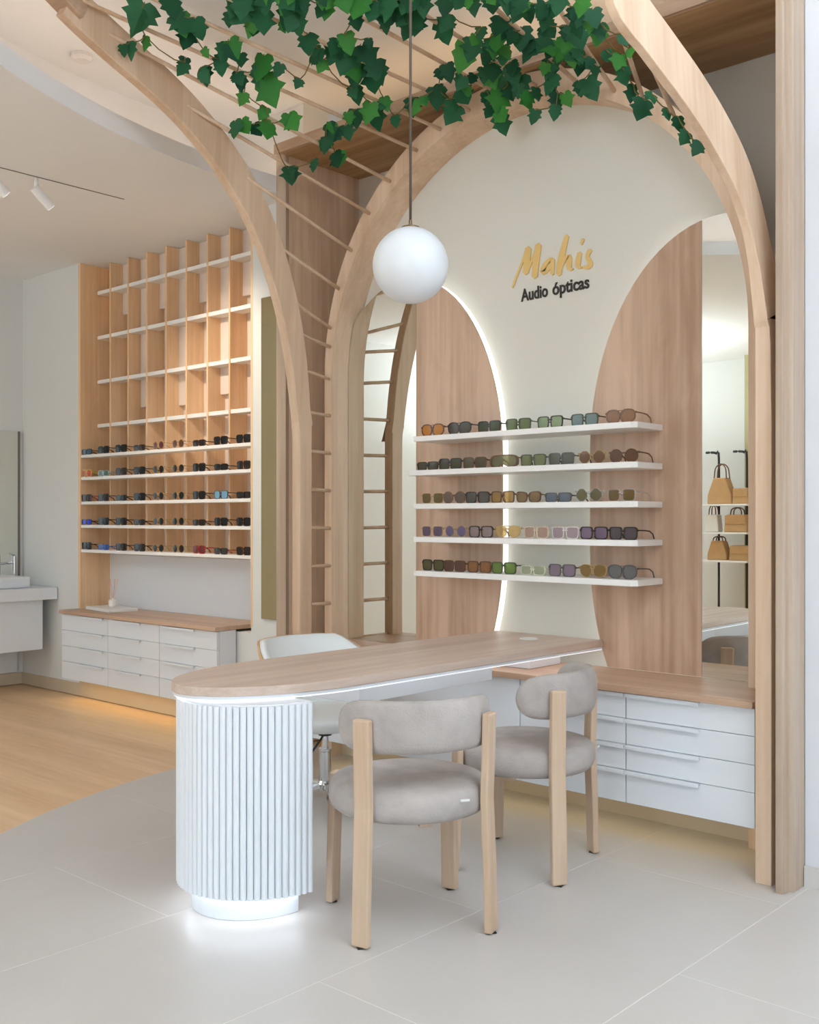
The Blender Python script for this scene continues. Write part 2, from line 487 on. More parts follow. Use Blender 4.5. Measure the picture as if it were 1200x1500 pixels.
# ------------------------------------------------------------------ lettering
LOGO = {"M":[[[-3.1003,2.4245],[-3.0943,2.4253],[-3.0811,2.4509],[-3.0672,2.4777],[-3.0522,2.5067],[-3.0363,2.5365],[-3.0204,2.5658],[-3.0044,2.5946],[-3.0106,2.6037],[-3.0216,2.6024],[-3.033,2.5716],[-3.046,2.5412],[-3.0624,2.5117],[-3.0789,2.4831],[-3.0921,2.4559],[-3.1037,2.4293]],[[-3.0024,2.6136],[-3.0208,2.6073],[-3.026,2.5805],[-3.0304,2.5525],[-3.0333,2.5221],[-3.0354,2.4906],[-3.0197,2.4758],[-3.0015,2.4827],[-2.9964,2.5134],[-2.992,2.5431],[-2.9892,2.5712],[-2.9871,2.5985]],[[-3.0126,2.49],[-3.0028,2.4904],[-2.9882,2.5155],[-2.9741,2.5398],[-2.961,2.5628],[-2.9485,2.5851],[-2.9534,2.593],[-2.9629,2.5923],[-2.9744,2.5695],[-2.9869,2.5464],[-3.0014,2.5225],[-3.0171,2.498]],[[-2.9418,2.6183],[-2.9597,2.613],[-2.9678,2.5791],[-2.9748,2.5433],[-2.9793,2.5042],[-2.9827,2.4636],[-2.9677,2.4495],[-2.9504,2.4561],[-2.9442,2.4956],[-2.9383,2.5336],[-2.9329,2.569],[-2.9279,2.6034]]],"a":[[[-2.8618,2.5332],[-2.8778,2.5392],[-2.893,2.5321],[-2.9082,2.5229],[-2.9214,2.5104],[-2.9307,2.4961],[-2.9336,2.4806],[-2.9189,2.4611],[-2.8977,2.4641],[-2.8835,2.4746],[-2.8712,2.4888],[-2.8598,2.5045],[-2.8653,2.5169],[-2.8801,2.5174],[-2.8922,2.5029],[-2.9038,2.4911],[-2.9145,2.4843],[-2.9124,2.4829],[-2.904,2.4767],[-2.9021,2.4842],[-2.8967,2.495],[-2.888,2.5055],[-2.8763,2.5131],[-2.8622,2.5196]],[[-2.859,2.5306],[-2.8705,2.5267],[-2.8746,2.5079],[-2.8771,2.4896],[-2.8764,2.473],[-2.8741,2.4578],[-2.8637,2.45],[-2.8542,2.4556],[-2.8536,2.4698],[-2.8528,2.4847],[-2.8514,2.502],[-2.8496,2.5211]]],"h":[[[-2.7805,2.6293],[-2.7938,2.6267],[-2.8058,2.5976],[-2.8174,2.5683],[-2.8282,2.5388],[-2.8366,2.5094],[-2.8407,2.4814],[-2.8425,2.4547],[-2.8288,2.4412],[-2.8126,2.4473],[-2.8075,2.4725],[-2.8018,2.4984],[-2.7946,2.5266],[-2.7868,2.5566],[-2.7792,2.5872],[-2.7717,2.6179]],[[-2.8209,2.4687],[-2.8103,2.4696],[-2.7987,2.4916],[-2.7866,2.5089],[-2.7745,2.5171],[-2.7804,2.5195],[-2.7839,2.5156],[-2.7858,2.4986],[-2.7859,2.4805],[-2.7795,2.4626],[-2.7609,2.455],[-2.7482,2.4583],[-2.7452,2.4627],[-2.7502,2.467],[-2.7601,2.4701],[-2.7582,2.4703],[-2.7563,2.4766],[-2.7545,2.4922],[-2.7543,2.5117],[-2.7627,2.5325],[-2.7882,2.5335],[-2.8021,2.5196],[-2.8144,2.5],[-2.8263,2.4776]]],"i":[[[-2.7096,2.5373],[-2.7225,2.534],[-2.7289,2.5176],[-2.7342,2.5014],[-2.7373,2.4852],[-2.7335,2.468],[-2.7177,2.4574],[-2.7037,2.456],[-2.6977,2.4593],[-2.7013,2.4658],[-2.7098,2.4718],[-2.7097,2.4737],[-2.7081,2.4792],[-2.7056,2.4924],[-2.7031,2.5088],[-2.7005,2.5264]],[[-2.6909,2.596],[-2.701,2.5947],[-2.7044,2.5844],[-2.7078,2.5741],[-2.7031,2.5671],[-2.6951,2.5683],[-2.6901,2.5778],[-2.6851,2.5874]]],"s":[[[-2.6515,2.5397],[-2.6661,2.54],[-2.6749,2.5257],[-2.6805,2.5101],[-2.6767,2.4942],[-2.6705,2.4826],[-2.6674,2.4752],[-2.6667,2.4723],[-2.6689,2.4691],[-2.6737,2.4661],[-2.6794,2.4663],[-2.6888,2.4692],[-2.6977,2.4657],[-2.694,2.4566],[-2.6828,2.4505],[-2.6679,2.447],[-2.6523,2.4506],[-2.6412,2.4613],[-2.6412,2.4764],[-2.648,2.4895],[-2.6562,2.499],[-2.6601,2.506],[-2.6557,2.5153],[-2.6458,2.527]]]}
def stroke(mb, st, ya, yb):
    k = (len(st) - 2) // 2
    rows = [(st[0], st[0])] + [(st[1 + i], st[-1 - i]) for i in range(k)] + [(st[1 + k], st[1 + k])]
    for (a, b), (c, d) in zip(rows[:-1], rows[1:]):
        q = [a, b, d, c]
        q = [p for i, p in enumerate(q) if p != q[i - 1]]
        mb.prism(q, ya, yb, 'Y')
t = thing('wall_sign', 'gold brush script Mahis above black words Audio ópticas on arch', 'sign', (-2.85, YP, 2.4))
for ch in 'Mahis':
    mb = MB()
    for q, st in enumerate(LOGO[ch]):
        stroke(mb, st, YP - .006 - .0006 * q, YP - .0005)
    part('letter', mb, M['gold'], t)
def text_mesh(body, width, height, depth, mat4, name, material, parent):
    cu = bpy.data.curves.new('text', 'FONT'); cu.body = body; cu.extrude = 0.5; cu.offset = 0.022
    o = bpy.data.objects.new('text', cu); col.objects.link(o)
    dg = bpy.context.evaluated_depsgraph_get(); dg.update()
    me = bpy.data.meshes.new_from_object(o.evaluated_get(dg))
    col.objects.unlink(o); bpy.data.objects.remove(o); bpy.data.curves.remove(cu)
    xs = [v.co.x for v in me.vertices]; cap = 0.72
    mb = MB()
    mb.v = [tuple(mat4 @ Vector(((v.co.x - min(xs)) / (max(xs) - min(xs)) * width, v.co.y / cap * height, v.co.z * depth))) for v in me.vertices]
    mb.f = [tuple(p.vertices) for p in me.polygons]
    bpy.data.meshes.remove(me)
    return part(name, mb, material, parent)
TX0, TW = -3.048, 0.388
for word, f0, f1 in (('Audio', 0.0, .405), ('ópticas', .475, 1.0)):
    R = Matrix.Translation((TX0 + TW * f0, YP - .0026, 2.352 + .028 * TW * f0)) @ Matrix.Rotation(math.radians(-1.6), 4, 'Y') @ Matrix.Rotation(PI / 2, 4, 'X')
    text_mesh(word, TW * (f1 - f0), 0.060, 0.004, R, 'word', M['ink'], t)

# ------------------------------------------------------------------ arched canopy: back arch, curved ribs, rods
t = canopy = thing('arched_canopy', 'pale oak arched canopy of curved ribs and thin rods over the desk', 'canopy', (-3.0, 3.8, 0))
n = 64
def ow(th): return 0.055 + 0.055 * max(0, math.sin(th)) ** 1.5     # face of the arch widens towards the crown
inner = [(ACX - AR, 0.0)] + [(ACX - AR * math.cos(PI * i / n), ACZ + AR * math.sin(PI * i / n)) for i in range(n + 1)] + [(ACX + AR, 0.0)]
outer = [(ACX - AR - .055, 0.0)] + [(ACX - (AR + ow(PI * i / n)) * math.cos(PI * i / n), ACZ + (AR + ow(PI * i / n)) * math.sin(PI * i / n)) for i in range(n + 1)] + [(ACX + AR + .055, 0.0)]
mb = MB(); ya, yb = 3.975, YP - .001
vs = []
for (a, b) in zip(inner, outer): vs += [(a[0], ya, a[1]), (b[0], ya, b[1]), (b[0], yb, b[1]), (a[0], yb, a[1])]
fs = []
for i in range(len(inner) - 1):
    for q in range(4):
        fs.append((i * 4 + q, i * 4 + (q + 1) % 4, i * 4 + 4 + (q + 1) % 4, i * 4 + 4 + q))
fs += [(0, 1, 2, 3), tuple(range(len(vs) - 4, len(vs)))]
smooth_by_angle(part('back_arch', mb.add(vs, fs), M['oak'], t))
RIM = [[-4.175,3.746,1.73],[-4.174,3.737,1.827],[-4.173,3.726,1.923],[-4.171,3.713,2.019],[-4.169,3.697,2.114],[-4.166,3.677,2.208],[-4.163,3.654,2.3],[-4.16,3.626,2.39],[-4.157,3.594,2.478],[-4.153,3.558,2.563],[-4.149,3.518,2.645],[-4.145,3.473,2.725],[-4.141,3.424,2.8],[-4.137,3.37,2.871],[-4.133,3.312,2.938],[-4.128,3.249,3.0],[-4.123,3.183,3.057],[-4.118,3.114,3.11],[-4.113,3.042,3.158],[-4.108,2.969,3.202],[-4.103,2.893,3.242],[-4.097,2.817,3.277],[-4.091,2.74,3.308],[-4.086,2.664,3.338],[-4.08,2.589,3.365],[-4.074,2.516,3.393],[-4.068,2.446,3.421],[-4.063,2.38,3.45],[-4.055,2.314,3.48],[-4.044,2.242,3.515],[-4.02,2.17,3.55],[-3.973,2.096,3.578],[-3.9,2.03,3.6],[-3.789,1.981,3.618],[-3.65,1.95,3.63],[-3.484,1.941,3.637],[-3.3,1.95,3.64],[-3.103,1.976,3.639],[-2.9,2.02,3.63],[-2.697,2.081,3.613],[-2.5,2.16,3.58],[-2.316,2.264,3.524],[-2.15,2.38,3.45],[-2.012,2.501,3.36],[-1.9,2.62,3.26],[-1.817,2.737,3.152],[-1.76,2.83,3.05],[-1.732,2.862,2.972],[-1.72,2.879,2.914],[-1.71,2.922,2.883],[-1.704,2.971,2.862],[-1.696,3.018,2.835],[-1.689,3.067,2.808],[-1.682,3.116,2.78],[-1.674,3.166,2.751],[-1.667,3.216,2.721],[-1.661,3.266,2.69],[-1.654,3.315,2.656],[-1.648,3.362,2.621],[-1.642,3.407,2.584],[-1.636,3.45,2.545],[-1.63,3.489,2.503],[-1.625,3.524,2.458],[-1.62,3.553,2.411],[-1.615,3.577,2.361],[-1.61,3.596,2.309],[-1.606,3.611,2.255],[-1.602,3.622,2.201],[-1.599,3.63,2.145],[-1.596,3.636,2.089],[-1.593,3.642,2.033],[-1.591,3.648,1.976],[-1.59,3.655,1.92]]
rim = [Vector(p) for p in RIM]
cut = [i for i, p in enumerate(rim) if p.z > 3.45]
ia, ib = cut[0] + 1, cut[-1]
PR = lambda w, d: [(-w / 2, -d / 2), (w / 2, -d / 2), (w / 2, d / 2), (-w / 2, d / 2)]
def rib(path, name, wid):
    fine = catmull(path, 3)
    nn = len(fine)
    rib_ref = lambda i, tt: Vector((1, 0, 0)) if abs(tt.x) < .75 else Vector((0, 1, 0))
    smooth_by_angle(part(name, MB().sweep(fine, lambda i: PR(*wid(fine[i])), lambda i, tt: REF(i, fine, tt)), M['oak'], canopy, .004))
def REF(i, fine, tt):
    # keep the wide face turned the same way round the corner of the rim
    return Vector((1, 0, 0)) if abs(tt.x) < 0.55 else Vector((1, 0, 0)).lerp(Vector((0, -1 if fine[i].x < -3 else 1, 0)), min(1, (abs(tt.x) - .55) / .25))
left = [Vector((-4.175, 3.746, 0)), Vector((-4.175, 3.746, .9))] + rim[:ia + 1]
right = [Vector((-1.59, 3.655, 0)), Vector((-1.59, 3.655, .9))] + rim[ib:][::-1]
def widl(p):
    s = min(1, max(0, (p.z - 1.75) / 1.2)); return (.062 - .008 * s, .085 + .075 * s)
rib(left, 'left_rib', widl); rib(right, 'right_rib', lambda p: (.060 - .028 * min(1, max(0, (p.z - 1.85) / .5)), .085 + .085 * min(1, max(0, (p.z - 1.85) / .7))))
mid = catmull(rim[ia - 1:ib + 2], 3)
rp = part('rim_beam', MB().sweep(mid, PR(.09, .1), (0, 0, 1)), M['oak_x'], canopy, .004); smooth_by_angle(rp)
RODS = [[[-4.2,3.98,2.336],[-4.158,3.603,2.456]],[[-4.134,3.98,2.541],[-4.145,3.473,2.725]],[[-4.034,3.98,2.73],[-4.126,3.216,3.029]],[[-3.9,3.98,2.904],[-4.101,2.874,3.251]],[[-3.749,3.98,3.041],[-4.068,2.446,3.421]],[[-3.563,3.98,3.158],[-4.047,2.261,3.506]],[[-3.406,3.98,3.226],[-3.941,2.061,3.589]],[[-3.224,3.98,3.274],[-3.757,1.972,3.621]],[[-3.032,3.98,3.295],[-3.393,1.943,3.639]],[[-2.829,3.98,3.283],[-3.103,1.976,3.639]],[[-2.6,3.98,3.228],[-2.596,2.118,3.599]],[[-2.418,3.98,3.148],[-2.113,2.409,3.429]],[[-2.273,3.98,3.057],[-1.785,2.79,3.098]],[[-2.115,3.98,2.919],[-1.716,2.892,2.9]],[[-1.986,3.98,2.762],[-1.696,3.023,2.832]],[[-1.885,3.98,2.585],[-1.67,3.197,2.732]],[[-1.815,3.98,2.394],[-1.647,3.371,2.615]],[[-1.777,3.98,2.194],[-1.605,3.615,2.238]]]
def add_rod(a, b):
    part('rod', MB().tube([a, b], .0095, 8), M['oak'], canopy, smooth=True)
for a, b in RODS:
    if a[0] < -2.0: add_rod((a[0], a[1] + .004, a[2]), b)
for kz in range(8):
    z = 1.86 - kz * .205
    if z > .3:
        add_rod((-4.205, 3.98, z), (-4.178, 3.76, z + .004))
add_rod((-4.213, 3.98, 2.06), (-4.170, 3.73, 2.09)); add_rod((-4.205, 3.98, 2.235), (-4.160, 3.66, 2.28))

# ------------------------------------------------------------------ ivy
LEAVES = [[-3842,2555,3410,130],[-3708,2592,3423,86],[-3767,2675,3399,99],[-3726,2727,3380,111],[-3979,2571,3326,71],[-3908,2603,3345,59],[-3918,2819,3319,73],[-3893,2894,3283,86],[-3784,2906,3302,67],[-3715,2901,3356,84],[-3792,2819,3336,45],[-3499,2841,3430,130],[-3480,2789,3428,85],[-3592,2805,3418,58],[-3527,2875,3399,102],[-3328,2882,3418,85],[-3367,2973,3420,116],[-3276,2930,3432,85],[-3222,3034,3423,68],[-3153,3126,3377,63],[-3368,2993,3384,72],[-3446,2977,3403,47],[-3721,2906,3344,84],[-3746,2991,3354,55],[-3792,2924,3316,76],[-3703,3093,3337,108],[-3824,3053,3291,94],[-3760,3133,3247,125],[-3864,3109,3236,70],[-3848,3227,3196,71],[-3789,3311,3156,91],[-3959,3132,3124,90],[-3932,3222,3135,72],[-3862,3255,3126,81],[-3442,3118,3360,105],[-3487,3191,3331,76],[-3413,3264,3354,98],[-3465,3242,3316,67],[-3624,3126,3310,61],[-3617,3235,3279,50],[-3284,3193,3352,83],[-3375,3312,3337,122],[-3381,3462,3299,125],[-3427,3398,3317,94],[-3515,3485,3279,80],[-3565,3650,3226,115],[-3456,3617,3254,65],[-3472,3711,3203,59],[-3611,3581,3219,82],[-3206,3261,3351,47],[-3728,3511,3163,79],[-3710,3561,3155,83],[-3753,3525,3106,83],[-3804,3628,3060,95],[-3872,3553,3040,68],[-3958,3472,2995,81],[-3054,3067,3389,95],[-3026,3139,3397,96],[-2940,3110,3368,125],[-2914,3163,3389,89],[-2949,3243,3350,102],[-3011,3184,3366,102],[-2987,3306,3366,110],[-2890,3370,3335,109],[-2833,3197,3369,83],[-2730,3225,3351,76],[-2670,3259,3352,68],[-2742,3459,3320,51],[-2621,3441,3304,78],[-2897,3551,3295,112],[-2848,3537,3320,70],[-3066,3612,3288,86],[-3037,3707,3269,62],[-2990,3723,3276,49],[-3239,3752,3268,90],[-3212,3870,3214,91],[-3147,3816,3262,80],[-3356,3714,3239,91],[-3456,3632,3258,58],[-3284,3706,3250,51],[-2702,3524,3286,92],[-2720,3585,3269,70],[-2602,3546,3278,99],[-2590,3612,3239,91],[-2833,3646,3307,89],[-2893,3733,3283,91],[-2830,3766,3263,85],[-2797,3822,3222,107],[-2914,3851,3257,93],[-2934,3751,3263,77],[-2931,3848,3198,94],[-3020,3861,3226,79],[-2999,3870,3166,69],[-2968,3881,3107,88],[-2808,3864,3170,77],[-2746,3856,3182,61],[-2634,3826,3188,83],[-2485,3584,3213,70],[-2617,3842,3113,71],[-2627,3842,3068,60],[-2714,3810,3064,60],[-2413,3299,3269,92],[-2440,3367,3270,70],[-2336,3347,3235,68],[-2358,3401,3229,93],[-2428,3470,3226,68],[-2304,3497,3184,94],[-2430,3627,3210,78],[-2396,3650,3194,67],[-2086,3223,3135,74],[-2125,3343,3140,76],[-2148,3435,3115,77],[-2210,3574,3101,53],[-2648,3836,3239,72],[-2208,3341,3179,61],[-2245,3411,3163,78],[-2443,3657,3196,73],[-2481,3613,3213,73],[-2602,3769,3235,70],[-2426,3732,3173,80],[-2378,3761,3154,74],[-2461,3818,3114,93],[-2162,3340,3156,66],[-2009,3351,3032,45],[-2007,3405,2999,40],[-2124,3542,3047,58],[-2210,3697,3059,71],[-2227,3810,3037,61],[-2176,3814,2947,89],[-2115,3734,2971,38],[-2093,3737,2949,38],[-2071,3801,2902,54],[-2015,3786,2843,65],[-1959,3763,2765,58],[-1885,3725,2703,52],[-3310,2904,3406,96],[-3088,2984,3390,89],[-3170,2947,3412,73],[-3387,2821,3429,96],[-2833,3156,3376,93],[-2657,3287,3339,66],[-2561,3296,3316,65],[-2449,3272,3284,79],[-2194,3231,3186,70],[-3872,2556,3397,109],[-3729,2622,3427,61],[-3776,2659,3402,82],[-3792,2750,3375,90],[-3998,2547,3325,48],[-3889,2796,3288,58],[-3883,2872,3268,70],[-3738,2905,3345,73],[-3471,2889,3397,98],[-3534,2800,3431,76],[-3553,2919,3409,84],[-3318,2901,3420,68],[-3349,2974,3395,91],[-3261,2869,3432,61],[-3234,3022,3416,54],[-3375,2997,3407,45],[-3745,2907,3377,56],[-3786,2916,3322,60],[-3733,3085,3314,65],[-3789,3002,3277,59],[-3764,3118,3297,98],[-3780,3308,3169,70],[-3946,3154,3137,76],[-3866,3246,3152,63],[-3468,3200,3361,83],[-3443,3188,3351,48],[-3347,3214,3351,76],[-3306,3202,3370,56],[-3301,3311,3333,107],[-3341,3436,3310,111],[-3400,3361,3316,83],[-3497,3446,3268,50],[-3512,3588,3220,95],[-3598,3517,3199,55],[-3707,3518,3180,54],[-3670,3573,3166,65],[-3778,3563,3119,69],[-3784,3640,3079,72],[-3967,3460,2997,60],[-3049,3092,3394,58],[-3044,3152,3381,83],[-3031,3125,3380,92],[-2877,3147,3366,66],[-2969,3249,3372,88],[-3041,3189,3356,64],[-2926,3267,3345,74],[-2809,3336,3334,80],[-2805,3165,3364,53],[-2659,3174,3340,50],[-2622,3229,3320,41],[-2621,3497,3296,64],[-2834,3527,3299,88],[-2775,3468,3299,47],[-3125,3640,3310,63],[-3188,3708,3278,56],[-3219,3824,3240,70],[-3103,3806,3275,58],[-3349,3719,3244,80],[-2750,3526,3291,60],[-2762,3642,3280,54],[-2598,3506,3264,66],[-2576,3595,3261,61],[-2749,3568,3284,71],[-2940,3738,3290,58],[-2807,3747,3272,73],[-2822,3829,3211,65],[-2910,3785,3266,82],[-2931,3717,3279,68],[-2905,3858,3226,73],[-3046,3864,3248,62],[-2957,3852,3127,74],[-2764,3839,3159,65],[-2639,3845,3194,69],[-2517,3586,3253,46],[-2592,3849,3113,59],[-2445,3338,3269,73],[-2409,3320,3269,44],[-2349,3352,3251,59],[-2364,3374,3243,60],[-2442,3462,3233,41],[-2352,3549,3187,77],[-2448,3650,3199,50],[-2421,3666,3201,55],[-2102,3211,3168,49],[-2158,3381,3139,54],[-2115,3379,3103,62],[-2617,3753,3223,56],[-2205,3351,3188,55],[-2344,3504,3212,59],[-2475,3710,3197,56],[-2482,3568,3227,63],[-2530,3712,3224,46],[-2399,3677,3179,53],[-2329,3660,3137,44],[-2503,3833,3134,67],[-2183,3328,3172,42],[-3317,2958,3424,83],[-3152,2991,3415,67],[-3164,2930,3400,59],[-3399,2810,3438,81],[-2817,3091,3366,58],[-2618,3268,3332,41],[-2532,3236,3309,46],[-2452,3246,3307,64],[-2238,3261,3226,51]]
def leaf_mesh(seed, fold, droop):
    R_ = random.Random(seed)
    half = [(0, -.06), (.13, .05), (.33, .02), (.47, -.14), (.37, -.28), (.53, -.44), (.33, -.54), (.24, -.72), (0, -1.0)]
    half = [(x * R_.uniform(.9, 1.1), z + R_.uniform(-.025, .025)) for x, z in half]
    half[0] = (0, -.06); half[-1] = (0, -1.0)
    ring = half + [(-x * R_.uniform(.9, 1.1), z) for x, z in half[-2:0:-1]]
    mid = [(0, -.30), (0, -.62)]
    Yf = lambda x, z: fold * abs(x) + droop * (z + .2) ** 2 + R_.uniform(-.02, .02)
    vs = [(x, Yf(x, z), z) for x, z in ring] + [(0, Yf(0, z) - .02, z) for _, z in mid]
    n = len(ring); a, b = n, n + 1; fs = []
    for i in range(n):
        j = (i + 1) % n; zc = (ring[i][1] + ring[j][1]) / 2
        fs.append((i, j, a if zc > -.46 else b))
    i5 = min(range(1, 9), key=lambda i: abs(ring[i][1] + .46)); 
    fs += [(a, b, 5), (a, n - 5, b)]
    me = bpy.data.meshes.new('ivy_leaf'); me.from_pydata(vs, [], fs)
    me.materials.append(M['leaf'] if seed % 5 else M['leaf_bright'])
    bm = bmesh.new(); bm.from_mesh(me); bmesh.ops.recalc_face_normals(bm, faces=bm.faces); bm.to_mesh(me); bm.free()
    for f in me.polygons: f.use_smooth = True
    return me
LM = [leaf_mesh(s, .05 + .07 * (s % 3), -.06 - .06 * (s % 4)) for s in range(1, 11)]
bands = [(-1e9, -3.98, 'ivy garland over the canopy\'s left rib at the top left'),
         (-3.98, -3.72, 'ivy garland left of the pendant, drooping before the portal corner'),
         (-3.72, -3.38, 'dense ivy garland just left of the pendant cord'),
         (-3.38, -2.95, 'ivy garland hanging just right of the pendant cord'),
         (-2.95, -2.40, 'thick ivy garland hanging over the crown of the back arch'),
         (-2.40, 1e9, 'thin ivy garland trailing down beside the right curved rib')]
rnd = random.Random(11)
groups = [[] for _ in bands]
# garlands are split by where their leaves hang across the picture-side width of the canopy
for L in LEAVES:
    x, y, z, s = [q / 1000 for q in L]
    key = x + 0.25 * (3.2 - y) * -1
    for gi, bnd in enumerate(bands):
        if bnd[0] <= key < bnd[1]: groups[gi].append((Vector((x, y, z)), s))
for gi, g in enumerate(groups):
    if not g: continue
    base = sum((p for p, s in g), Vector()) / len(g)
    t = thing('ivy_garland', bands[gi][2], 'ivy', tuple(base), 'ivy garlands on the canopy')
    tops = []
    for p, s in g:
        top = p + Vector((0, 0, s * .6))
        o = link(bpy.data.objects.new('leaf', rnd.choice(LM))); o.parent = t
        o.location = top - base
        yaw = YAW * .8 + rnd.uniform(-.7, .7)
        o.rotation_euler = (rnd.uniform(-.1, .6), rnd.uniform(-.6, .6), yaw)
        k = s * rnd.uniform(1.0, 1.22); o.scale = (k * rnd.uniform(.9, 1.15), k, k)
        tops.append(top)
    # stems: shortest tree through the leaf bases
    todo = tops[1:]; done = [tops[0]]; mb = MB()
    while todo:
        a, b = min(((a, b) for a in done for b in todo), key=lambda ab: (ab[0] - ab[1]).length_squared)
        sag = Vector((rnd.uniform(-.01, .01), rnd.uniform(-.01, .01), -.12 * (a - b).length))
        if (a - b).length > 1e-4: mb.tube([a, a.lerp(b, .3) + sag * .8, a.lerp(b, .7) + sag * .8, b], .0028, 5)
        done.append(b); todo.remove(b)
    part('stem', mb, M['stem'], t, smooth=True)

# ------------------------------------------------------------------ pendant lamp
gc = Vector((-2.352, 2.591, 0)); gz = 2.138; gr = .1256
t = thing('pendant_lamp', 'white glass globe pendant hanging on a brown cord above the desk', 'lamp', (gc.x, gc.y, gz))
prof = [(gr * math.sin(PI * i / 32), gz - gr * math.cos(PI * i / 32)) for i in range(33)]
part('globe', MB().lathe(prof, gc.x, gc.y, 48), M['opal'], t, smooth=True)
part('cap', MB().lathe([(0, gz + gr - .004), (.030, gz + gr - .005), (.030, gz + gr + .001), (.018, gz + gr + .005), (.006, gz + gr + .007), (.006, gz + gr + .024), (0, gz + gr + .024)], gc.x, gc.y, 24), M['brass'], t, smooth=False)
part('cord', MB().tube([(gc.x, gc.y, gz + gr + .02), (gc.x, gc.y, ZU - .02)], .0045, 8), M['cord'], t, smooth=True)
part('ceiling_rose', MB().lathe([(0, ZU - .03), (.05, ZU - .03), (.05, ZU - .0005), (0, ZU - .0005)], gc.x, gc.y, 24), M['brass'], t)

# ------------------------------------------------------------------ ceiling fittings
t = thing('track_spotlight', 'white cylinder spotlight on the thin ceiling track at far left', 'spotlight', (-5.40, 2.90, ZC))
d = Vector((.02, .74, -.66)).normalized(); a = Vector((-5.40, 2.90, ZC - .075))
part('stem', MB().tube([(-5.40, 2.90, ZC - .0085), (-5.40, 2.90, ZC - .07)], .012, 10), M['plastic'], t, smooth=True)
smooth_by_angle(part('barrel', MB().tube([a - d * .02, a + d * .115], .027, 24), M['plastic'], t))
part('lens', MB().tube([a + d * .1151, a + d * .1165], .023, 20), M['spot_glow'], t)
def spot_beam(p, d):
    l = bpy.data.lights.new('spot_beam', 'SPOT'); l.energy = 90; l.color = (1.0, .88, .72); l.spot_size = math.radians(75); l.spot_blend = .8; l.shadow_soft_size = .025
    o = link(bpy.data.objects.new('spot_beam', l)); o.location = p; o.rotation_euler = d.to_track_quat('-Z', 'Y').to_euler()
spot_beam(a + d * .13, d)
t2 = thing('track_spotlight', 'white cylinder spotlight cut off by the left picture edge', 'spotlight', (-5.36, 2.62, ZC))
a = Vector((-5.36, 2.62, ZC - .075))
part('stem', MB().tube([(-5.36, 2.62, ZC - .0085), (-5.36, 2.62, ZC - .07)], .012, 10), M['plastic'], t2, smooth=True)
smooth_by_angle(part('barrel', MB().tube([a - d * .02, a + d * .115], .027, 24), M['plastic'], t2))
part('lens', MB().tube([a + d * .1151, a + d * .1165], .023, 20), M['spot_glow'], t2)
solo('lighting_track', MB().box(-5.405, -5.395, 2.2, 3.45, ZC - .002, ZC - .0005), M['gap'], 'thin recessed lighting track across the left ceiling', 'track')
solo('smoke_detector', MB().lathe([(0, ZU - .035), (.04, ZU - .035), (.055, ZU - .02), (.055, ZU - .0005), (0, ZU - .0005)], -4.93, 2.90, 28), M['plastic'],
     'round white smoke detector on raised ceiling beside left rib', 'detector', smooth=False)

# added fill lights with invented housings and wires, out of view, evening the light
def fill_light(x, y, z, ztop, power, label, h=.75):
    t = thing('added_fill_lamp', label, 'lamp', (x, y, z))
    part('housing', MB().box(x - h, x + h, y - .05, y + .05, z - .06, z), M['plastic'], t, .004)
    for dx in (-h + .15, h - .15): part('wire', MB().tube([(x + dx, y, z), (x + dx, y, ztop - .0005)], .002, 6), M['plastic'], t)
    l = bpy.data.lights.new('fill_light', 'AREA'); l.shape = 'RECTANGLE'; l.size = 2 * h - .1; l.size_y = .08; l.energy = power; l.color = (.80, .91, 1.0)
    o = link(bpy.data.objects.new('fill_light', l)); o.location = (x, y, z + .01); o.rotation_euler = (PI, 0, 0)
fill_light(0.5, 1.5, 2.55, ZU, 178, 'added fill light, unseen, hanging to the right of the desk')
fill_light(-6.45, -1.5, 2.0, ZC, 150, 'added fill light, unseen, hanging over the left end of the shop', 1.0)

# ------------------------------------------------------------------ wall shelves of the arch
ZS = [1.703, 1.536, 1.371, 1.208, 1.041]
names = ['topmost', 'second from top', 'middle', 'fourth from top', 'lowest']
for z, nm in zip(ZS, names):
    y0 = 3.87; xl = -3.525 if nm == 'second from top' else -3.492
    solo('display_shelf', MB().prism([(xl, y0), (-2.275, y0), (-2.252, y0 + .02), (-2.252, 4.0995), (xl, 4.0995)], z - .026, z), M['shelf'],
         nm + ' of five white floating eyewear shelves across the arch', 'shelf', 'white shelves across the arch', .002)

# ------------------------------------------------------------------ drawer cabinets
def cabinet(name, label, x0, x1, yf, yb, z0, rows, zt, handle, leftmost=False):
    t = thing(name, label, 'cabinet', ((x0 + x1) / 2, yb, z0))
    part('carcass', MB().box(x0 + .001, x1 - .001, yf + .02, yb, z0, zt), M['white'], t)
    zs = rows
    for i in range(len(zs) - 1):
        top, bot = zs[i], zs[i + 1]
        d = part('drawer', MB().box(x0 + .0015, x1 - .0015, yf, yf + .019, bot + .0005, top - .0015), M['white'], t, .0012)
        if handle:
            h0, h1 = handle
            part('handle', MB().box(h0, h1, yf - .016, yf + .004, top - .0065, top - .0016).box(h0, h1, yf - .016, yf - .0135, top - .016, top - .0065), M['white'], d)
    return t
RW = [.606, .504, .400, .298, .167]
cabinet('drawer_cabinet', 'floating white four drawer cabinet beside right arch leg', -2.19, -1.655, 3.69, 4.075, .167, RW, .606, (-2.185, -1.87))
cabinet('drawer_cabinet', 'floating white four drawer cabinet behind the far chair', -2.71, -2.192, 3.69, 4.075, .167, RW, .606, (-2.55, -2.195))
cabinet('drawer_cabinet', 'floating white cabinet under the counter behind the desk', -4.185, -2.712, 3.69, 4.075, .167, [.606, .167], .606, None)
solo('wood_counter', MB().box(-4.187, -1.652, 3.662, 4.0995, .608, .633), M['oak_counter'], 'oak counter top running along the wall under the arch', 'counter', bevel=.002)
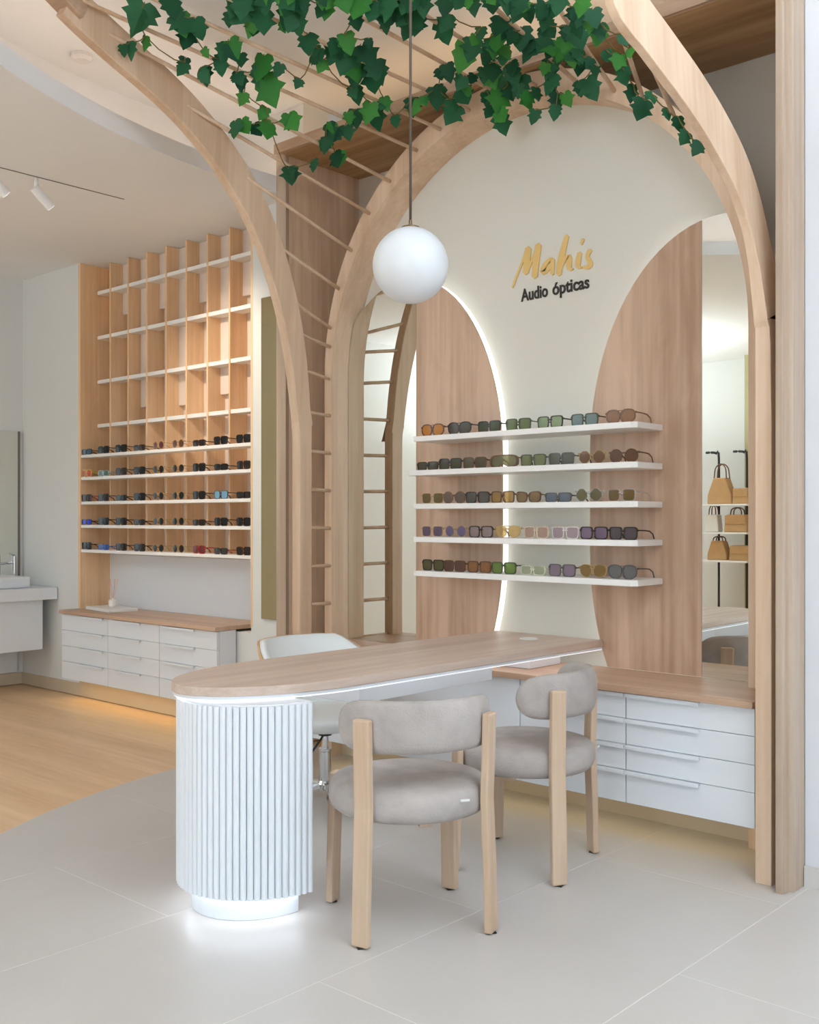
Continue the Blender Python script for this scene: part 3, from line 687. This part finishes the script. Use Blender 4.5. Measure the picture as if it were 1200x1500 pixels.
RL = [.612, .497, .385, .273, .150]
cabinet('drawer_cabinet', 'left drawer stack of the white cabinet under the left shelves', -6.98, -6.374, 3.945, 4.09, .15, RL, .612, (-6.72, -6.42))
cabinet('drawer_cabinet', 'middle drawer stack of the white cabinet under the left shelves', -6.372, -5.769, 3.945, 4.09, .15, RL, .612, (-6.28, -5.97))
cabinet('drawer_cabinet', 'right drawer stack of the white cabinet under the left shelves', -5.767, -5.165, 3.945, 4.09, .15, RL, .612, (-5.70, -5.38))
solo('wood_counter', MB().box(-6.987, -5.155, 3.925, 4.39, .615, .640), M['oak_counter'], 'oak counter top on the white drawers under left shelves', 'counter', bevel=.002)

# ------------------------------------------------------------------ left display unit
t = unit = thing('shelf_unit', 'tall oak shelf unit with white cubby shelves built into left wall', 'shelf unit', (-6.0, 4.1, .64))
part('side_panel', MB().box(-7.018, -6.988, YW - .002, 4.39, .641, ZC - .002), M['oak_left'], t, .001)
part('side_panel', MB().box(-5.034, -5.016, YW - .002, 4.39, .641, ZC - .002), M['oak_left'], t, .001)
part('back_panel', MB().box(-6.988, -5.034, 4.376, 4.39, 1.03, ZC - .002), M['pale'], t)
part('lower_back', MB().box(-6.988, -5.034, 4.345, 4.36, .641, 1.03), M['white'], t)
YF, DX = 4.235, .2325
fins = [-6.807 + DX * i for i in range(8)]
for x in fins: part('divider', MB().box(x - .012, x + .004, YF, 4.375, 1.062, ZC - .002), M['oak_left'], t, .001)
edges = [-6.988] + fins + [-5.034]
ROWS = [2.96, 2.628, 2.30, 1.975]
steps = [2.74, 2.80, 2.10, 2.78, 2.08, 2.76, 2.12, 2.74, 2.10]
for i in range(9):
    xa, xb = edges[i] + (.0045 if i else .0005), edges[i + 1] - (.0125 if i < 8 else .0005)
    for z in ROWS:
        part('cubby_shelf', MB().box(xa, xb, YF + .004, 4.335, z - .004, z + .022), M['shelf'], t)
    part('back_block', MB().box(xa, xb, 4.337, 4.375, steps[i], ZC - .003), M['oak_left'] if i < 1 else M['pale'], t)
LZ = [1.762, 1.600, 1.421, 1.251, 1.072]
for z in LZ:
    part('shelf', MB().box(-6.987, -5.035, YW + .002, YF - .002, z - .022, z), M['shelf'], t, .0015)

# bronze mirror strip and pilaster
solo('mirror_strip', MB().box(-4.92, -4.757, YW - .014, YW - .0005, .697, 2.62), M['bronze'], 'tall narrow bronze tinted mirror on the white pilaster', 'mirror', bevel=.001)

# tray and reed diffuser on the left counter
solo('flat_box', MB().prism([(-6.90, 4.09), (-6.50, 4.03), (-6.46, 4.24), (-6.86, 4.30)], .6405, .662), M['shelf'], 'flat white box lying on the left oak counter', 'box', bevel=.002)
t = thing('reed_diffuser', 'small white reed diffuser standing on the flat white box', 'diffuser', (-6.72, 4.20, .6625))
part('bottle', MB().lathe([(0, .6625), (.028, .6625), (.030, .668), (.030, .705), (.022, .713), (.012, .716), (.012, .726), (0, .726)], -6.72, 4.20, 20), M['glass'], t, smooth=False)
for q in range(6):
    an = q * 1.05
    part('reed', MB().tube([(-6.72, 4.20, .70), (-6.72 + .035 * math.cos(an), 4.20 + .035 * math.sin(an), .86)], .0018, 5), M['reed'], t)

# ------------------------------------------------------------------ vanity in the far corner
t = thing('vanity_unit', 'white wall hung vanity with thick top in the far left corner', 'vanity', (-7.6, 3.6, .3))
part('top_slab', MB().box(X0 + .001, -7.30, 2.9, YW - .01, .692, .780), M['white'], t, .003)
part('drawer_box', MB().box(X0 + .001, -7.37, 2.95, YW - .09, .315, .690), M['white'], t, .003)
part('plinth_panel', MB().box(X0 + .002, X0 + .03, 2.95, YW - .06, .10, .314), M['white'], t, .002)
solo('vessel_basin', MB().prism([(-7.80, 3.3), (-7.38, 3.3), (-7.38, 3.92), (-7.80, 3.92)], .7805, .865), M['white'], 'white rectangular basin standing on the corner vanity', 'basin', bevel=.015)
t = thing('basin_tap', 'chrome mixer tap rising beside the white basin', 'tap', (-7.70, 3.95, .7805))
part('body', MB().lathe([(0, .7805), (.020, .7805), (.018, .80), (.018, 1.01), (0, 1.012)], -7.70, 3.955, 18), M['chrome'], t)
part('spout', MB().tube([(-7.70, 3.95, .96), (-7.66, 3.82, .955), (-7.65, 3.80, .94)], .009, 10), M['chrome'], t, smooth=True)
part('lever', MB().tube([(-7.70, 3.955, 1.013), (-7.69, 3.91, 1.03)], .006, 8), M['chrome'], t, smooth=True)
t = thing('bathroom_mirror', 'large frameless mirror above the vanity at the left edge', 'mirror', (X0, 3.5, 1.4))
part('mirror_glass', MB().box(X0 + .0005, X0 + .018, 2.9, YW - .05, .80, 1.98), M['mirror'], t)
part('edge_strip', MB().box(X0 + .0005, X0 + .02, YW - .049, YW - .030, .80, 1.98), M['gap'], t)

# ------------------------------------------------------------------ desk
t = desk = thing('oval_desk', 'oak topped oval desk on a fluted white column joined to wall', 'desk', (-2.88, 3.0, 0))
def desk_outline(ins):
    pts = []; cx, cy, a, b = -2.88, 2.62, .30 - ins, .565 - ins
    for i in range(49):
        th = PI + PI * i / 48; pts.append((cx + a * math.cos(th), cy + b * math.sin(th)))
    return pts + [(-2.58 - ins + .03, 4.0990), (-3.150 + ins, 4.0990)]
part('wood_top', MB().prism(desk_outline(0), .722, .752), M['oak_top'], t, .002)
part('white_underlay', MB().prism(desk_outline(.004), .711, .7218), M['white'], t)
part('led_strip', MB().prism(desk_outline(.007), .7070, .7109), M['led'], t)
# fluted half-round column
def half_col(cx, cy, a, b, n, flute=0.0):
    pts = []
    for i in range(n + 1):
        th = PI + PI * i / n; r = 1.0
        pts.append((cx + a * math.cos(th), cy + b * math.sin(th)))
    return pts
cc = (-2.815, 2.335)
part('column_core', MB().prism(half_col(*cc, .255, .27, 48), .085, .7035), M['white_matt'], t, label='white fluted column')
NF = 38
for i in range(NF):
    th = PI + PI * (i + .5) / NF
    px, py = cc[0] + .262 * math.cos(th), cc[1] + .277 * math.sin(th)
    tx, ty = -.262 * math.sin(th), .277 * math.cos(th); L_ = math.hypot(tx, ty); wl = L_ * PI / NF * .46; tx /= L_; ty /= L_
    nx, ny = ty, -tx
    pr = []
    for q in range(7):
        a = PI * q / 6; pr.append((px + tx * wl * math.cos(a) + nx * .011 * math.sin(a), py + ty * wl * math.cos(a) + ny * .011 * math.sin(a)))
    pr += [(px - tx * wl - nx * .006, py - ty * wl - ny * .006), (px + tx * wl - nx * .006, py + ty * wl - ny * .006)]
    part('flute', MB().prism(pr, .085, .700), M['white_matt'], t)
part('column_foot', MB().prism(half_col(-2.825, 2.335, .205, .235, 40), 0.001, .0845), M['white_matt'], t)
part('foot_led', MB().prism(half_col(-2.82, 2.335, .232, .252, 40), .0780, .0843), M['led_floor'], t)
part('drawer_box', MB().box(-3.02, -2.70, 2.70, 3.48, .628, .7035), M['white'], t, .002)
part('wall_bracket', MB().box(-2.98, -2.74, 3.80, 4.04, .634, .7035), M['white'], t, .002)
part('cable_cover', MB().lathe([(0, .7521), (.042, .7521), (.042, .755), (.038, .7565), (0, .7565)], -2.82, 3.905, 28), M['plastic'], t, label='round white cable cover')

# ------------------------------------------------------------------ upholstered side chairs
def copy_tree(o, parent=None):
    c = o.copy(); link(c); c.parent = parent
    for ch in [x for x in bpy.data.objects if x.parent == o]: copy_tree(ch, c)
    return c
def make_chair(label, loc, rot):
    """local frame: +Y is where the sitter looks, backrest at -Y"""
    t = thing('side_chair', label, 'chair', (0, 0, 0), 'taupe chairs in front of the desk')
    prof = [(0, .365), (.2, .365), (.240, .368), (.254, .379), (.260, .398), (.261, .428), (.256, .447), (.243, .460), (.215, .468), (.1, .474), (0, .475)]
    part('seat', MB().lathe(prof, 0, 0, 56), M['fabric'], t, smooth=True, local=True)
    # backrest: padded band following the seat's rear edge
    mb = MB(); NB, NS = 52, 20; span = math.radians(78); vs = []; fs = []
    for i in range(NB + 1):
        s = math.sin(PI / 2 * (-1 + 2 * i / NB)); a = s * span; e = max(0.0, 1 - abs(s) ** 8) ** 0.5
        e = max(e, .004)
        hh = .082 * e; th = .030 * (0.35 + .65 * e)
        zc = .655 + .008 * math.cos(a * 1.15)
        rc = .238
        for q in range(NS):
            b = 2 * PI * q / NS; c, sn = math.cos(b), math.sin(b)
            r = rc + th * (abs(c) ** .7) * (1 if c > 0 else -1); z = zc + hh * (abs(sn) ** .7) * (1 if sn > 0 else -1)
            vs.append((r * math.sin(a), -r * math.cos(a), z))
    for i in range(NB):
        for q in range(NS): fs.append((i * NS + q, i * NS + (q + 1) % NS, (i + 1) * NS + (q + 1) % NS, (i + 1) * NS + q))
    fs += [tuple(range(NS))[::-1], tuple(range(NB * NS, NB * NS + NS))]
    part('backrest', mb.add(vs, fs), M['fabric'], t, smooth=True, local=True)
    def leg(ang, ztop, kink):
        ca, sa = math.sin(ang), -math.cos(ang)
        path = [(.292 * ca, .292 * sa, .004), (.286 * ca, .286 * sa, .22), (.277 * ca, .277 * sa, .42)]
        if ztop > .5: path += [(.281 * ca, .281 * sa, .52), (.285 * ca, .285 * sa, ztop)]
        else: path += [(.277 * ca, .277 * sa, ztop)]
        m_ = MB().sweep(path, [(-.029, -.0135), (.029, -.0135), (.029, .0135), (-.029, .0135)], (math.cos(ang), math.sin(ang), 0))
        l = part('leg', m_, M['chair_wood'], t, .006, local=True)
        f_ = MB().box(.292 * ca - .013, .292 * ca + .013, .292 * sa - .013, .292 * sa + .013, 0, .0045)
        part('foot_pad', f_, M['rubber'], l, local=True)
    A45 = math.radians(46)
    leg(-A45, .69, 1); leg(A45, .69, 1); leg(PI - A45, .445, 0); leg(PI + A45, .445, 0)
    part('seat_frame', MB().box(-.19, .19, -.02, .02, .345, .3645).box(-.02, .02, -.19, .19, .345, .3645), M['chair_wood'], t, local=True)
    tg = part('maker_tag', MB().box(.09, .12, -.2545, -.2505, .432, .439), M['plastic'], t, local=True)
    t.location = loc; t.rotation_euler = (0, 0, rot)
    return t
def heading(dx, dy): return math.atan2(dy, dx) - PI / 2
c1 = make_chair('taupe round seat chair nearest the camera, its back turned to us', (-2.320, 2.548, 0), heading(-.855, .52))
c2 = copy_tree(c1); c2['label'] = 'taupe round seat chair farther right, in front of the white drawers'
c2.location = (-2.372, 3.262, 0); c2.rotation_euler = (0, 0, heading(-.962, -.275))

# ------------------------------------------------------------------ swivel chair on the far side of the desk
t = thing('swivel_chair', 'white shell swivel chair on a chrome base behind the desk', 'chair', (-3.50, 3.28, 0))
bx, by = -3.50, 3.28
def shell_pt(s, h, off):
    """s -1..1 round the shell (0 = back, at -X), h 0..1 from the seat rim up to the edge"""
    a = s * math.radians(118)
    top = .748 - .22 * max(0, abs(s) - .42) ** 1.2 / .52
    r0 = .225 + .055 * h; 
    rx = (r0 + off) * (1.0 if abs(a) < PI / 2 else 1.0)
    z = .40 + (top - .40) * h
    return (bx - rx * math.cos(a) * .98, by - rx * math.sin(a) * 1.10, z)
def shell(o0, o1):
    n, k = 48, 10; mb = MB(); vs = []; fs = []
    for off in (o0, o1):
        for i in range(n + 1):
            for q in range(k + 1): vs.append(shell_pt(-1 + 2 * i / n, q / k, off))
    N = (n + 1) * (k + 1); I = lambda l, i, q: l * N + i * (k + 1) + q
    for i in range(n):
        for q in range(k):
            fs.append((I(0, i, q), I(0, i + 1, q), I(0, i + 1, q + 1), I(0, i, q + 1))); fs.append((I(1, i, q), I(1, i, q + 1), I(1, i + 1, q + 1), I(1, i + 1, q)))
        fs.append((I(0, i, k), I(0, i + 1, k), I(1, i + 1, k), I(1, i, k))); fs.append((I(0, i, 0), I(1, i, 0), I(1, i + 1, 0), I(0, i + 1, 0)))
    for i in (0, n):
        for q in range(k): fs.append((I(0, i, q), I(0, i, q + 1), I(1, i, q + 1), I(1, i, q)))
    return mb.add(vs, fs)
part('padded_lining', shell(-.030, -.001), M['shell_fabric'], t, smooth=True)
part('veneer_shell', shell(0, .010), M['veneer'], t, smooth=True, label='beech veneer outer shell')
part('seat_cushion', MB().lathe([(0, .345), (.12, .345), (.20, .365), (.232, .40), (.230, .425), (.19, .44), (.08, .445), (0, .446)], bx, by, 48), M['shell_fabric'], t, smooth=True)
part('gas_lift', MB().lathe([(.0, .10), (.028, .10), (.028, .245), (.030, .247), (.030, .258), (.0165, .259), (.0165, .32), (0, .32)], bx, by, 20), M['chrome'], t)
part('lift_collar', MB().lathe([(0, .318), (.03, .318), (.034, .344), (0, .344)], bx, by, 18), M['black'], t)
part('height_lever', MB().tube([(bx + .02, by - .02, .335), (bx + .08, by - .10, .325), (bx + .10, by - .17, .285)], .005, 8), M['black'], t, smooth=True)
part('hub', MB().lathe([(0, .07), (.035, .07), (.038, .10), (.030, .115), (0, .115)], bx, by, 20), M['chrome'], t)
for q in range(5):
    a = 2 * PI * q / 5 - .62
    ca, sa = math.cos(a), math.sin(a)
    l = part('base_arm', MB().sweep([(bx + .03 * ca, by + .03 * sa, .095), (bx + .16 * ca, by + .16 * sa, .085), (bx + .27 * ca, by + .27 * sa, .068)], [(-.016, -.012), (.016, -.012), (.011, .012), (-.011, .012)], (-sa, ca, 0)), M['chrome'], t)
    cxx, cyy = bx + .265 * ca, by + .265 * sa
    part('caster', MB().tube([(cxx - .02 * sa, cyy + .02 * ca, .0245), (cxx + .02 * sa, cyy - .02 * ca, .0245)], .0245, 16), M['rubber'], l)

# ------------------------------------------------------------------ sunglasses
def outline(shape, w, h, n=20):
    pts = []
    ex = {'square': 4.5, 'rect': 4.5, 'round': 2.0, 'aviator': 2.6, 'hex': 3.0, 'cat': 3.2}[shape]
    for i in range(n):
        a = 2 * PI * i / n; c, s = math.cos(a), math.sin(a)
        if shape == 'hex':
            a6 = round(a / (PI / 4)) * PI / 4; k = .5 / max(.55, max(abs(math.cos(a)), abs(math.sin(a)), (abs(c) + abs(s)) * .74)) ; x, z = c * k * 1.0, s * k * 1.0
        else:
            x = .5 * math.copysign(abs(c) ** (2 / ex), c); z = .5 * math.copysign(abs(s) ** (2 / ex), s)
        if shape == 'aviator': x *= 1 + .10 * z; z += .08 * x if z < 0 else 0; x *= 1 if z > -.2 else (1 + (z + .2) * .55)
        if shape in ('square', 'rect'): x *= 1 + .10 * z
        if shape == 'cat': x *= 1 + .16 * z; z += .10 * x if z > 0 else 0
        pts.append((x * w, z * h))
    return pts
def make_glasses(label, group, shape, fr, lens, opacity, loc, rot, scale=1.0, thin=False, temple=None):
    t = thing('sunglasses', label, 'sunglasses', (0, 0, 0), group)
    fm = frame_mat(fr)
    rim = .0016 if thin else .0046; dp = .0020 if thin else .0040
    if shape == 'shield':
        W, H = .150, .052; pts = []
        for i in range(28):
            a = 2 * PI * i / 28; c, s = math.cos(a), math.sin(a)
            x = W / 2 * math.copysign(abs(c) ** .55, c); z = H / 2 * math.copysign(abs(s) ** .6, s)
            if z < 0 and abs(x) < .02: z += .014 * (1 - abs(x) / .02)
            pts.append((x, z + H / 2 + .003))
        lenses = [pts]; hinge = W / 2
    else:
        w, h = {'square': (.052, .044), 'rect': (.054, .034), 'round': (.049, .047), 'aviator': (.057, .049), 'hex': (.054, .049), 'cat': (.053, .040)}[shape]
        lenses = []
        for sd in (-1, 1):
            lenses.append([(sd * (x + .0345) , z + h / 2 + .0035) for x, z in outline(shape, w, h)])
        hinge = .0345 + w / 2 + .003
    ztop = max(p[1] for q in lenses for p in q)
    wrap = lambda x: .09 * x * x * 10
    fmb = MB()
    for q in lenses:
        n = len(q); cx = sum(p[0] for p in q) / n; cz = sum(p[1] for p in q) / n
        outp = [(cx + (p[0] - cx) * (1 + rim * 2 / .05), cz + (p[1] - cz) * (1 + rim * 2 / .045)) for p in q]
        vs = []
        for y in (-dp / 2, dp / 2):
            vs += [(p[0], wrap(p[0]) + y, p[1]) for p in q] + [(p[0], wrap(p[0]) + y, p[1]) for p in outp]
        fs = []
        for i in range(n):
            j = (i + 1) % n
            fs += [(i, j, n + j, n + i), (2 * n + i, 3 * n + i, 3 * n + j, 2 * n + j), (n + i, n + j, 3 * n + j, 3 * n + i), (i, 2 * n + i, 2 * n + j, j)]
        fmb.add(vs, fs)
    zb = ztop - .012
    if shape != 'shield':
        br = .0016 if thin else .0030
        fmb.box(-.012, .012, -.0015, .0025, zb - br, zb + br)
        if shape in ('aviator',): fmb.box(-.016, .016, -.0012, .0012, ztop - .0025, ztop + .0005)
    for sd in (-1, 1): fmb.box(min(sd * (hinge - .004), sd * (hinge + .004)), max(sd * (hinge - .004), sd * (hinge + .004)), wrap(hinge) - .002, wrap(hinge) + .006, ztop - .014, ztop - .006)
    part('frame', fmb, fm, t, local=True)
    for q in lenses:
        n = len(q); cx = sum(p[0] for p in q) / n; cz = sum(p[1] for p in q) / n
        vs = [(p[0], wrap(p[0]), p[1]) for p in q] + [(cx, wrap(cx) - .0015, cz)]
        part('lens', MB().add(vs, [(i, (i + 1) % n, n) for i in range(n)]), lens_mat(lens, round(max(.4, opacity - .1), 2)), t, smooth=True, local=True)
    tm = frame_mat(temple) if temple else fm
    th = .0012 if thin else .0026
    for sd in (-1, 1):
        x = sd * (hinge + .001); y0 = wrap(hinge) + .004
        path = [(x, y0, ztop - .010), (x, y0 + .05, ztop - .011), (x * .99, y0 + .088, ztop - .014), (x * .97, y0 + .115, ztop - .026), (x * .95, y0 + .128, .0028)]
        part('temple', MB().sweep(path, [(-.0014, -th), (.0014, -th), (.0014, th), (-.0014, th)], (1, 0, 0)), tm, t, local=True)
    t.location = loc; t.rotation_euler = (0, 0, rot); t.scale = (scale,) * 3
    return t
BK, TO, BR, GN, GY, GO, SI = (40, 36, 33), (92, 62, 38), (112, 82, 62), (66, 72, 50), (84, 82, 80), (176, 146, 96), (170, 168, 164)
MAIN = [
 [('amber aviator sunglasses in tortoise frame', 'aviator', TO, (198, 132, 58), .75), ('dark grey double bridge sunglasses', 'aviator', BK, (84, 78, 70), .9), ('dark green square sunglasses', 'square', BK, (74, 82, 56), .85),
  ('green lensed square sunglasses, olive frame', 'square', GN, (112, 124, 84), .75), ('pale green square sunglasses, dark frame', 'square', BK, (160, 178, 140), .6), ('blue grey square sunglasses, green frame', 'square', GN, (126, 142, 142), .75), ('brown navigator sunglasses', 'aviator', BR, (158, 120, 92), .75)],
 [('small black rectangular sunglasses', 'rect', BK, (80, 76, 58), .85), ('black sunglasses with olive lenses', 'square', BK, (78, 76, 56), .85), ('dark olive square sunglasses', 'square', TO, (88, 80, 56), .85), ('olive one piece shield sunglasses', 'shield', TO, (138, 134, 100), .6),
  ('olive green square sunglasses', 'square', GN, (130, 134, 96), .7), ('grey square sunglasses, blue bridge', 'square', GY, (104, 106, 92), .8), ('brown hexagonal sunglasses', 'hex', GO, (116, 84, 62), .85), ('dark brown round sunglasses', 'round', TO, (106, 76, 58), .85)],
 [('olive sunglasses in thin gold frame', 'square', GO, (104, 90, 54), .85), ('brown round sunglasses in thin frame', 'round', BR, (108, 92, 80), .85), ('charcoal sunglasses with dark frame', 'square', BK, (92, 86, 78), .85), ('honey brown square sunglasses', 'square', TO, (176, 142, 90), .65),
  ('brown half frame sunglasses', 'cat', TO, (140, 116, 84), .75), ('slate blue square sunglasses', 'rect', GY, (104, 112, 122), .85), ('olive hexagonal sunglasses in silver frame', 'hex', SI, (112, 104, 76), .8), ('bronze sunglasses in thin silver frame', 'square', SI, (112, 90, 54), .85)],
 [('purple sunglasses in gold frame', 'square', GO, (104, 88, 112), .8), ('small violet sunglasses', 'round', GO, (112, 100, 136), .8), ('black framed sunglasses with pale lilac lenses', 'square', BK, (164, 148, 146), .65), ('gold framed amber tinted sunglasses', 'aviator', GO, (214, 182, 124), .55),
  ('clear framed pink beige sunglasses', 'square', (206, 188, 166), (190, 160, 144), .6), ('clear framed lilac sunglasses', 'square', (204, 196, 190), (184, 162, 170), .6), ('black browline sunglasses with purple lenses', 'square', BK, (136, 116, 138), .7), ('plum sunglasses in dark frame', 'square', BK, (92, 80, 84), .85)],
 [('black sunglasses with dark green lenses', 'square', BK, (88, 84, 52), .85), ('burgundy brown square sunglasses', 'square', TO, (100, 68, 58), .85), ('tortoise sunglasses with caramel lenses', 'square', TO, (150, 104, 66), .8), ('bright green square sunglasses', 'square', GN, (116, 142, 74), .7),
  ('very pale green rimless sunglasses', 'rect', (196, 196, 172), (180, 184, 156), .55), ('mauve square sunglasses', 'square', GY, (142, 124, 138), .75), ('olive aviator sunglasses in gold frame', 'aviator', GO, (132, 104, 58), .85), ('grey aviator sunglasses with dark bridge', 'aviator', GY, (110, 108, 108), .85)],
]
MX = [[-3.415, -3.245, -3.066, -2.891, -2.717, -2.541, -2.36], [-3.452, -3.306, -3.152, -2.981, -2.814, -2.658, -2.502, -2.343], [-3.420, -3.278, -3.134, -2.989, -2.835, -2.68, -2.516, -2.353],
      [-3.418, -3.270, -3.116, -2.958, -2.796, -2.640, -2.493, -2.346], [-3.418, -3.275, -3.127, -2.975, -2.812, -2.653, -2.497, -2.35]]
SHN = ['top', 'second', 'middle', 'fourth', 'lowest']
rs = random.Random(3)
for r in range(5):
    for k, (desc, shape, fr, ln, op) in enumerate(MAIN[r]):
        thin = fr in (GO, SI)
        lab = desc + ' on ' + SHN[r] + ' arch shelf'
        make_glasses(lab, 'sunglasses on the arch shelves', shape, fr, ln, op, (MX[r][k], 3.925 + rs.uniform(-.006, .006), ZS[r] + .0003), rs.uniform(-.05, .05), 1.06 if shape != 'shield' else .98, thin)
ORD = ['first', 'second', 'third', 'fourth', 'fifth', 'sixth', 'seventh', 'eighth', 'ninth']
DK = (48, 42, 40)
special = {(0, 0): ('black mirrored blue', BK, (58, 92, 118)), (1, 0): ('flame orange', (206, 176, 70), (196, 74, 34)), (1, 1): ('white and teal', (150, 190, 196), (96, 110, 96)), (2, 0): ('black and red', BK, (70, 34, 34)), (2, 7): ('ice blue mirrored', (70, 84, 92), (130, 176, 206)),
           (3, 0): ('vivid blue mirrored', BK, (44, 48, 220)), (4, 1): ('cobalt blue', (60, 104, 190), (60, 84, 150)), (4, 6): ('bright red', (160, 40, 36), (110, 40, 36)), (4, 7): ('black with red temples', BK, (60, 56, 54)), (0, 4): ('round dark red', GO, (98, 48, 40)), (0, 5): ('round brown gold', GO, (92, 60, 46))}
for r in range(5):
    for k in range(9):
        cname, fr, ln = special.get((r, k), ('black', (22, 20, 19), (26, 23, 22)) if (r + k) % 3 else ('dark tortoise', (58, 38, 26), (40, 29, 24)))
        shape = 'round' if k in (4, 5) else ('square' if (r * 2 + k) % 3 else 'rect')
        if k in (4, 5): fr = GO
        if k in (4, 5) and (r, k) not in special: cname = 'thin framed round'
        tp = (176, 44, 40) if cname in ('black and red', 'black with red temples') else None
        lab = '%s sunglasses, %s from left on %s shelf of left unit' % (cname, ORD[k], SHN[r])
        make_glasses(lab, 'sunglasses on the left shelf unit', shape, fr, ln, .93, (-6.915 + .2255 * k, 4.104 + rs.uniform(-.001, .001), LZ[r] + .0003), rs.uniform(-.04, .04), 1.015, k in (4, 5), tp)

# ------------------------------------------------------------------ bag rack behind the photographer (seen in the right mirror)
RX, RY = -5.42, -3.16
t = thing('bag_rack', 'black tube wall rack with three white shelves reflected in mirror', 'rack', (RX, RY, 0))
for dx in (-.17, .17):
    part('upright', MB().tube(catmull([(RX + dx, RY - .13, -.004), (RX + dx, RY - .13, 1.0), (RX + dx, RY - .13, 1.98), (RX + dx - .03, RY - .13, 2.05), (RX + dx - .08, RY - .13, 2.065), (RX + dx - .16, RY - .13, 2.066)], 4), .014, 8), M['black'], t, smooth=True)
for z in (1.46, 1.14, .82): part('shelf', MB().box(RX - .30, RX + .30, RY - .16, RY + .16, z - .02, z), M['shelf'], t, .002)
def bag(x, y, z, w, d, h, mat, label, handle, flap=False, slouch=1.0):
    t = thing('handbag', label, 'bag', (x, y, z), 'bags on the reflected rack')
    pr = [(-w / 2, 0), (w / 2, 0), (w / 2 * .96, h * .35), (w / 2 * .80 * slouch, h), (-w / 2 * .80 * slouch, h), (-w / 2 * .96, h * .35)]
    part('body', MB().prism([(x + a, z + .001 + b) for a, b in pr], y - d / 2, y + d / 2, 'Y'), mat, t, .012)
    if handle:
        for s in (-1, 1):
            part('handle', MB().tube(catmull([(x - w * .25, y + s * d * .3, z + h * .97), (x - w * .2, y + s * d * .25, z + h + handle * .7), (x, y + s * d * .2, z + h + handle), (x + w * .2, y + s * d * .25, z + h + handle * .7), (x + w * .25, y + s * d * .3, z + h * .97)], 4), .007, 6), M['brown'], t, smooth=True)
    if flap: part('flap', MB().box(x - w * .44, x + w * .44, y + d / 2, y + d / 2 + .008, z + h * .45, z + h * .96), mat, t, .003)
bag(RX - .07, RY, 1.46, .30, .14, .30, M['tan'], 'large tan slouchy shoulder bag on top rack shelf', .16, slouch=.6)
bag(RX + .18, RY, 1.46, .20, .12, .18, M['tan'], 'small tan bag on the right of top rack shelf', 0, True)
bag(RX - .17, RY, 1.14, .17, .12, .20, M['pale_leather'], 'cream handbag on the middle rack shelf', .11)
bag(RX + .12, RY, 1.14, .27, .14, .20, M['tan'], 'tan box handbag on the middle rack shelf', .08, True)
bag(RX - .10, RY, .82, .24, .14, .22, M['tan'], 'rounded tan bag on bottom rack shelf', .05, slouch=.7)
bag(RX + .17, RY, .82, .26, .12, .17, M['tan'], 'tan flap bag with brown flap on bottom rack shelf', 0, True)
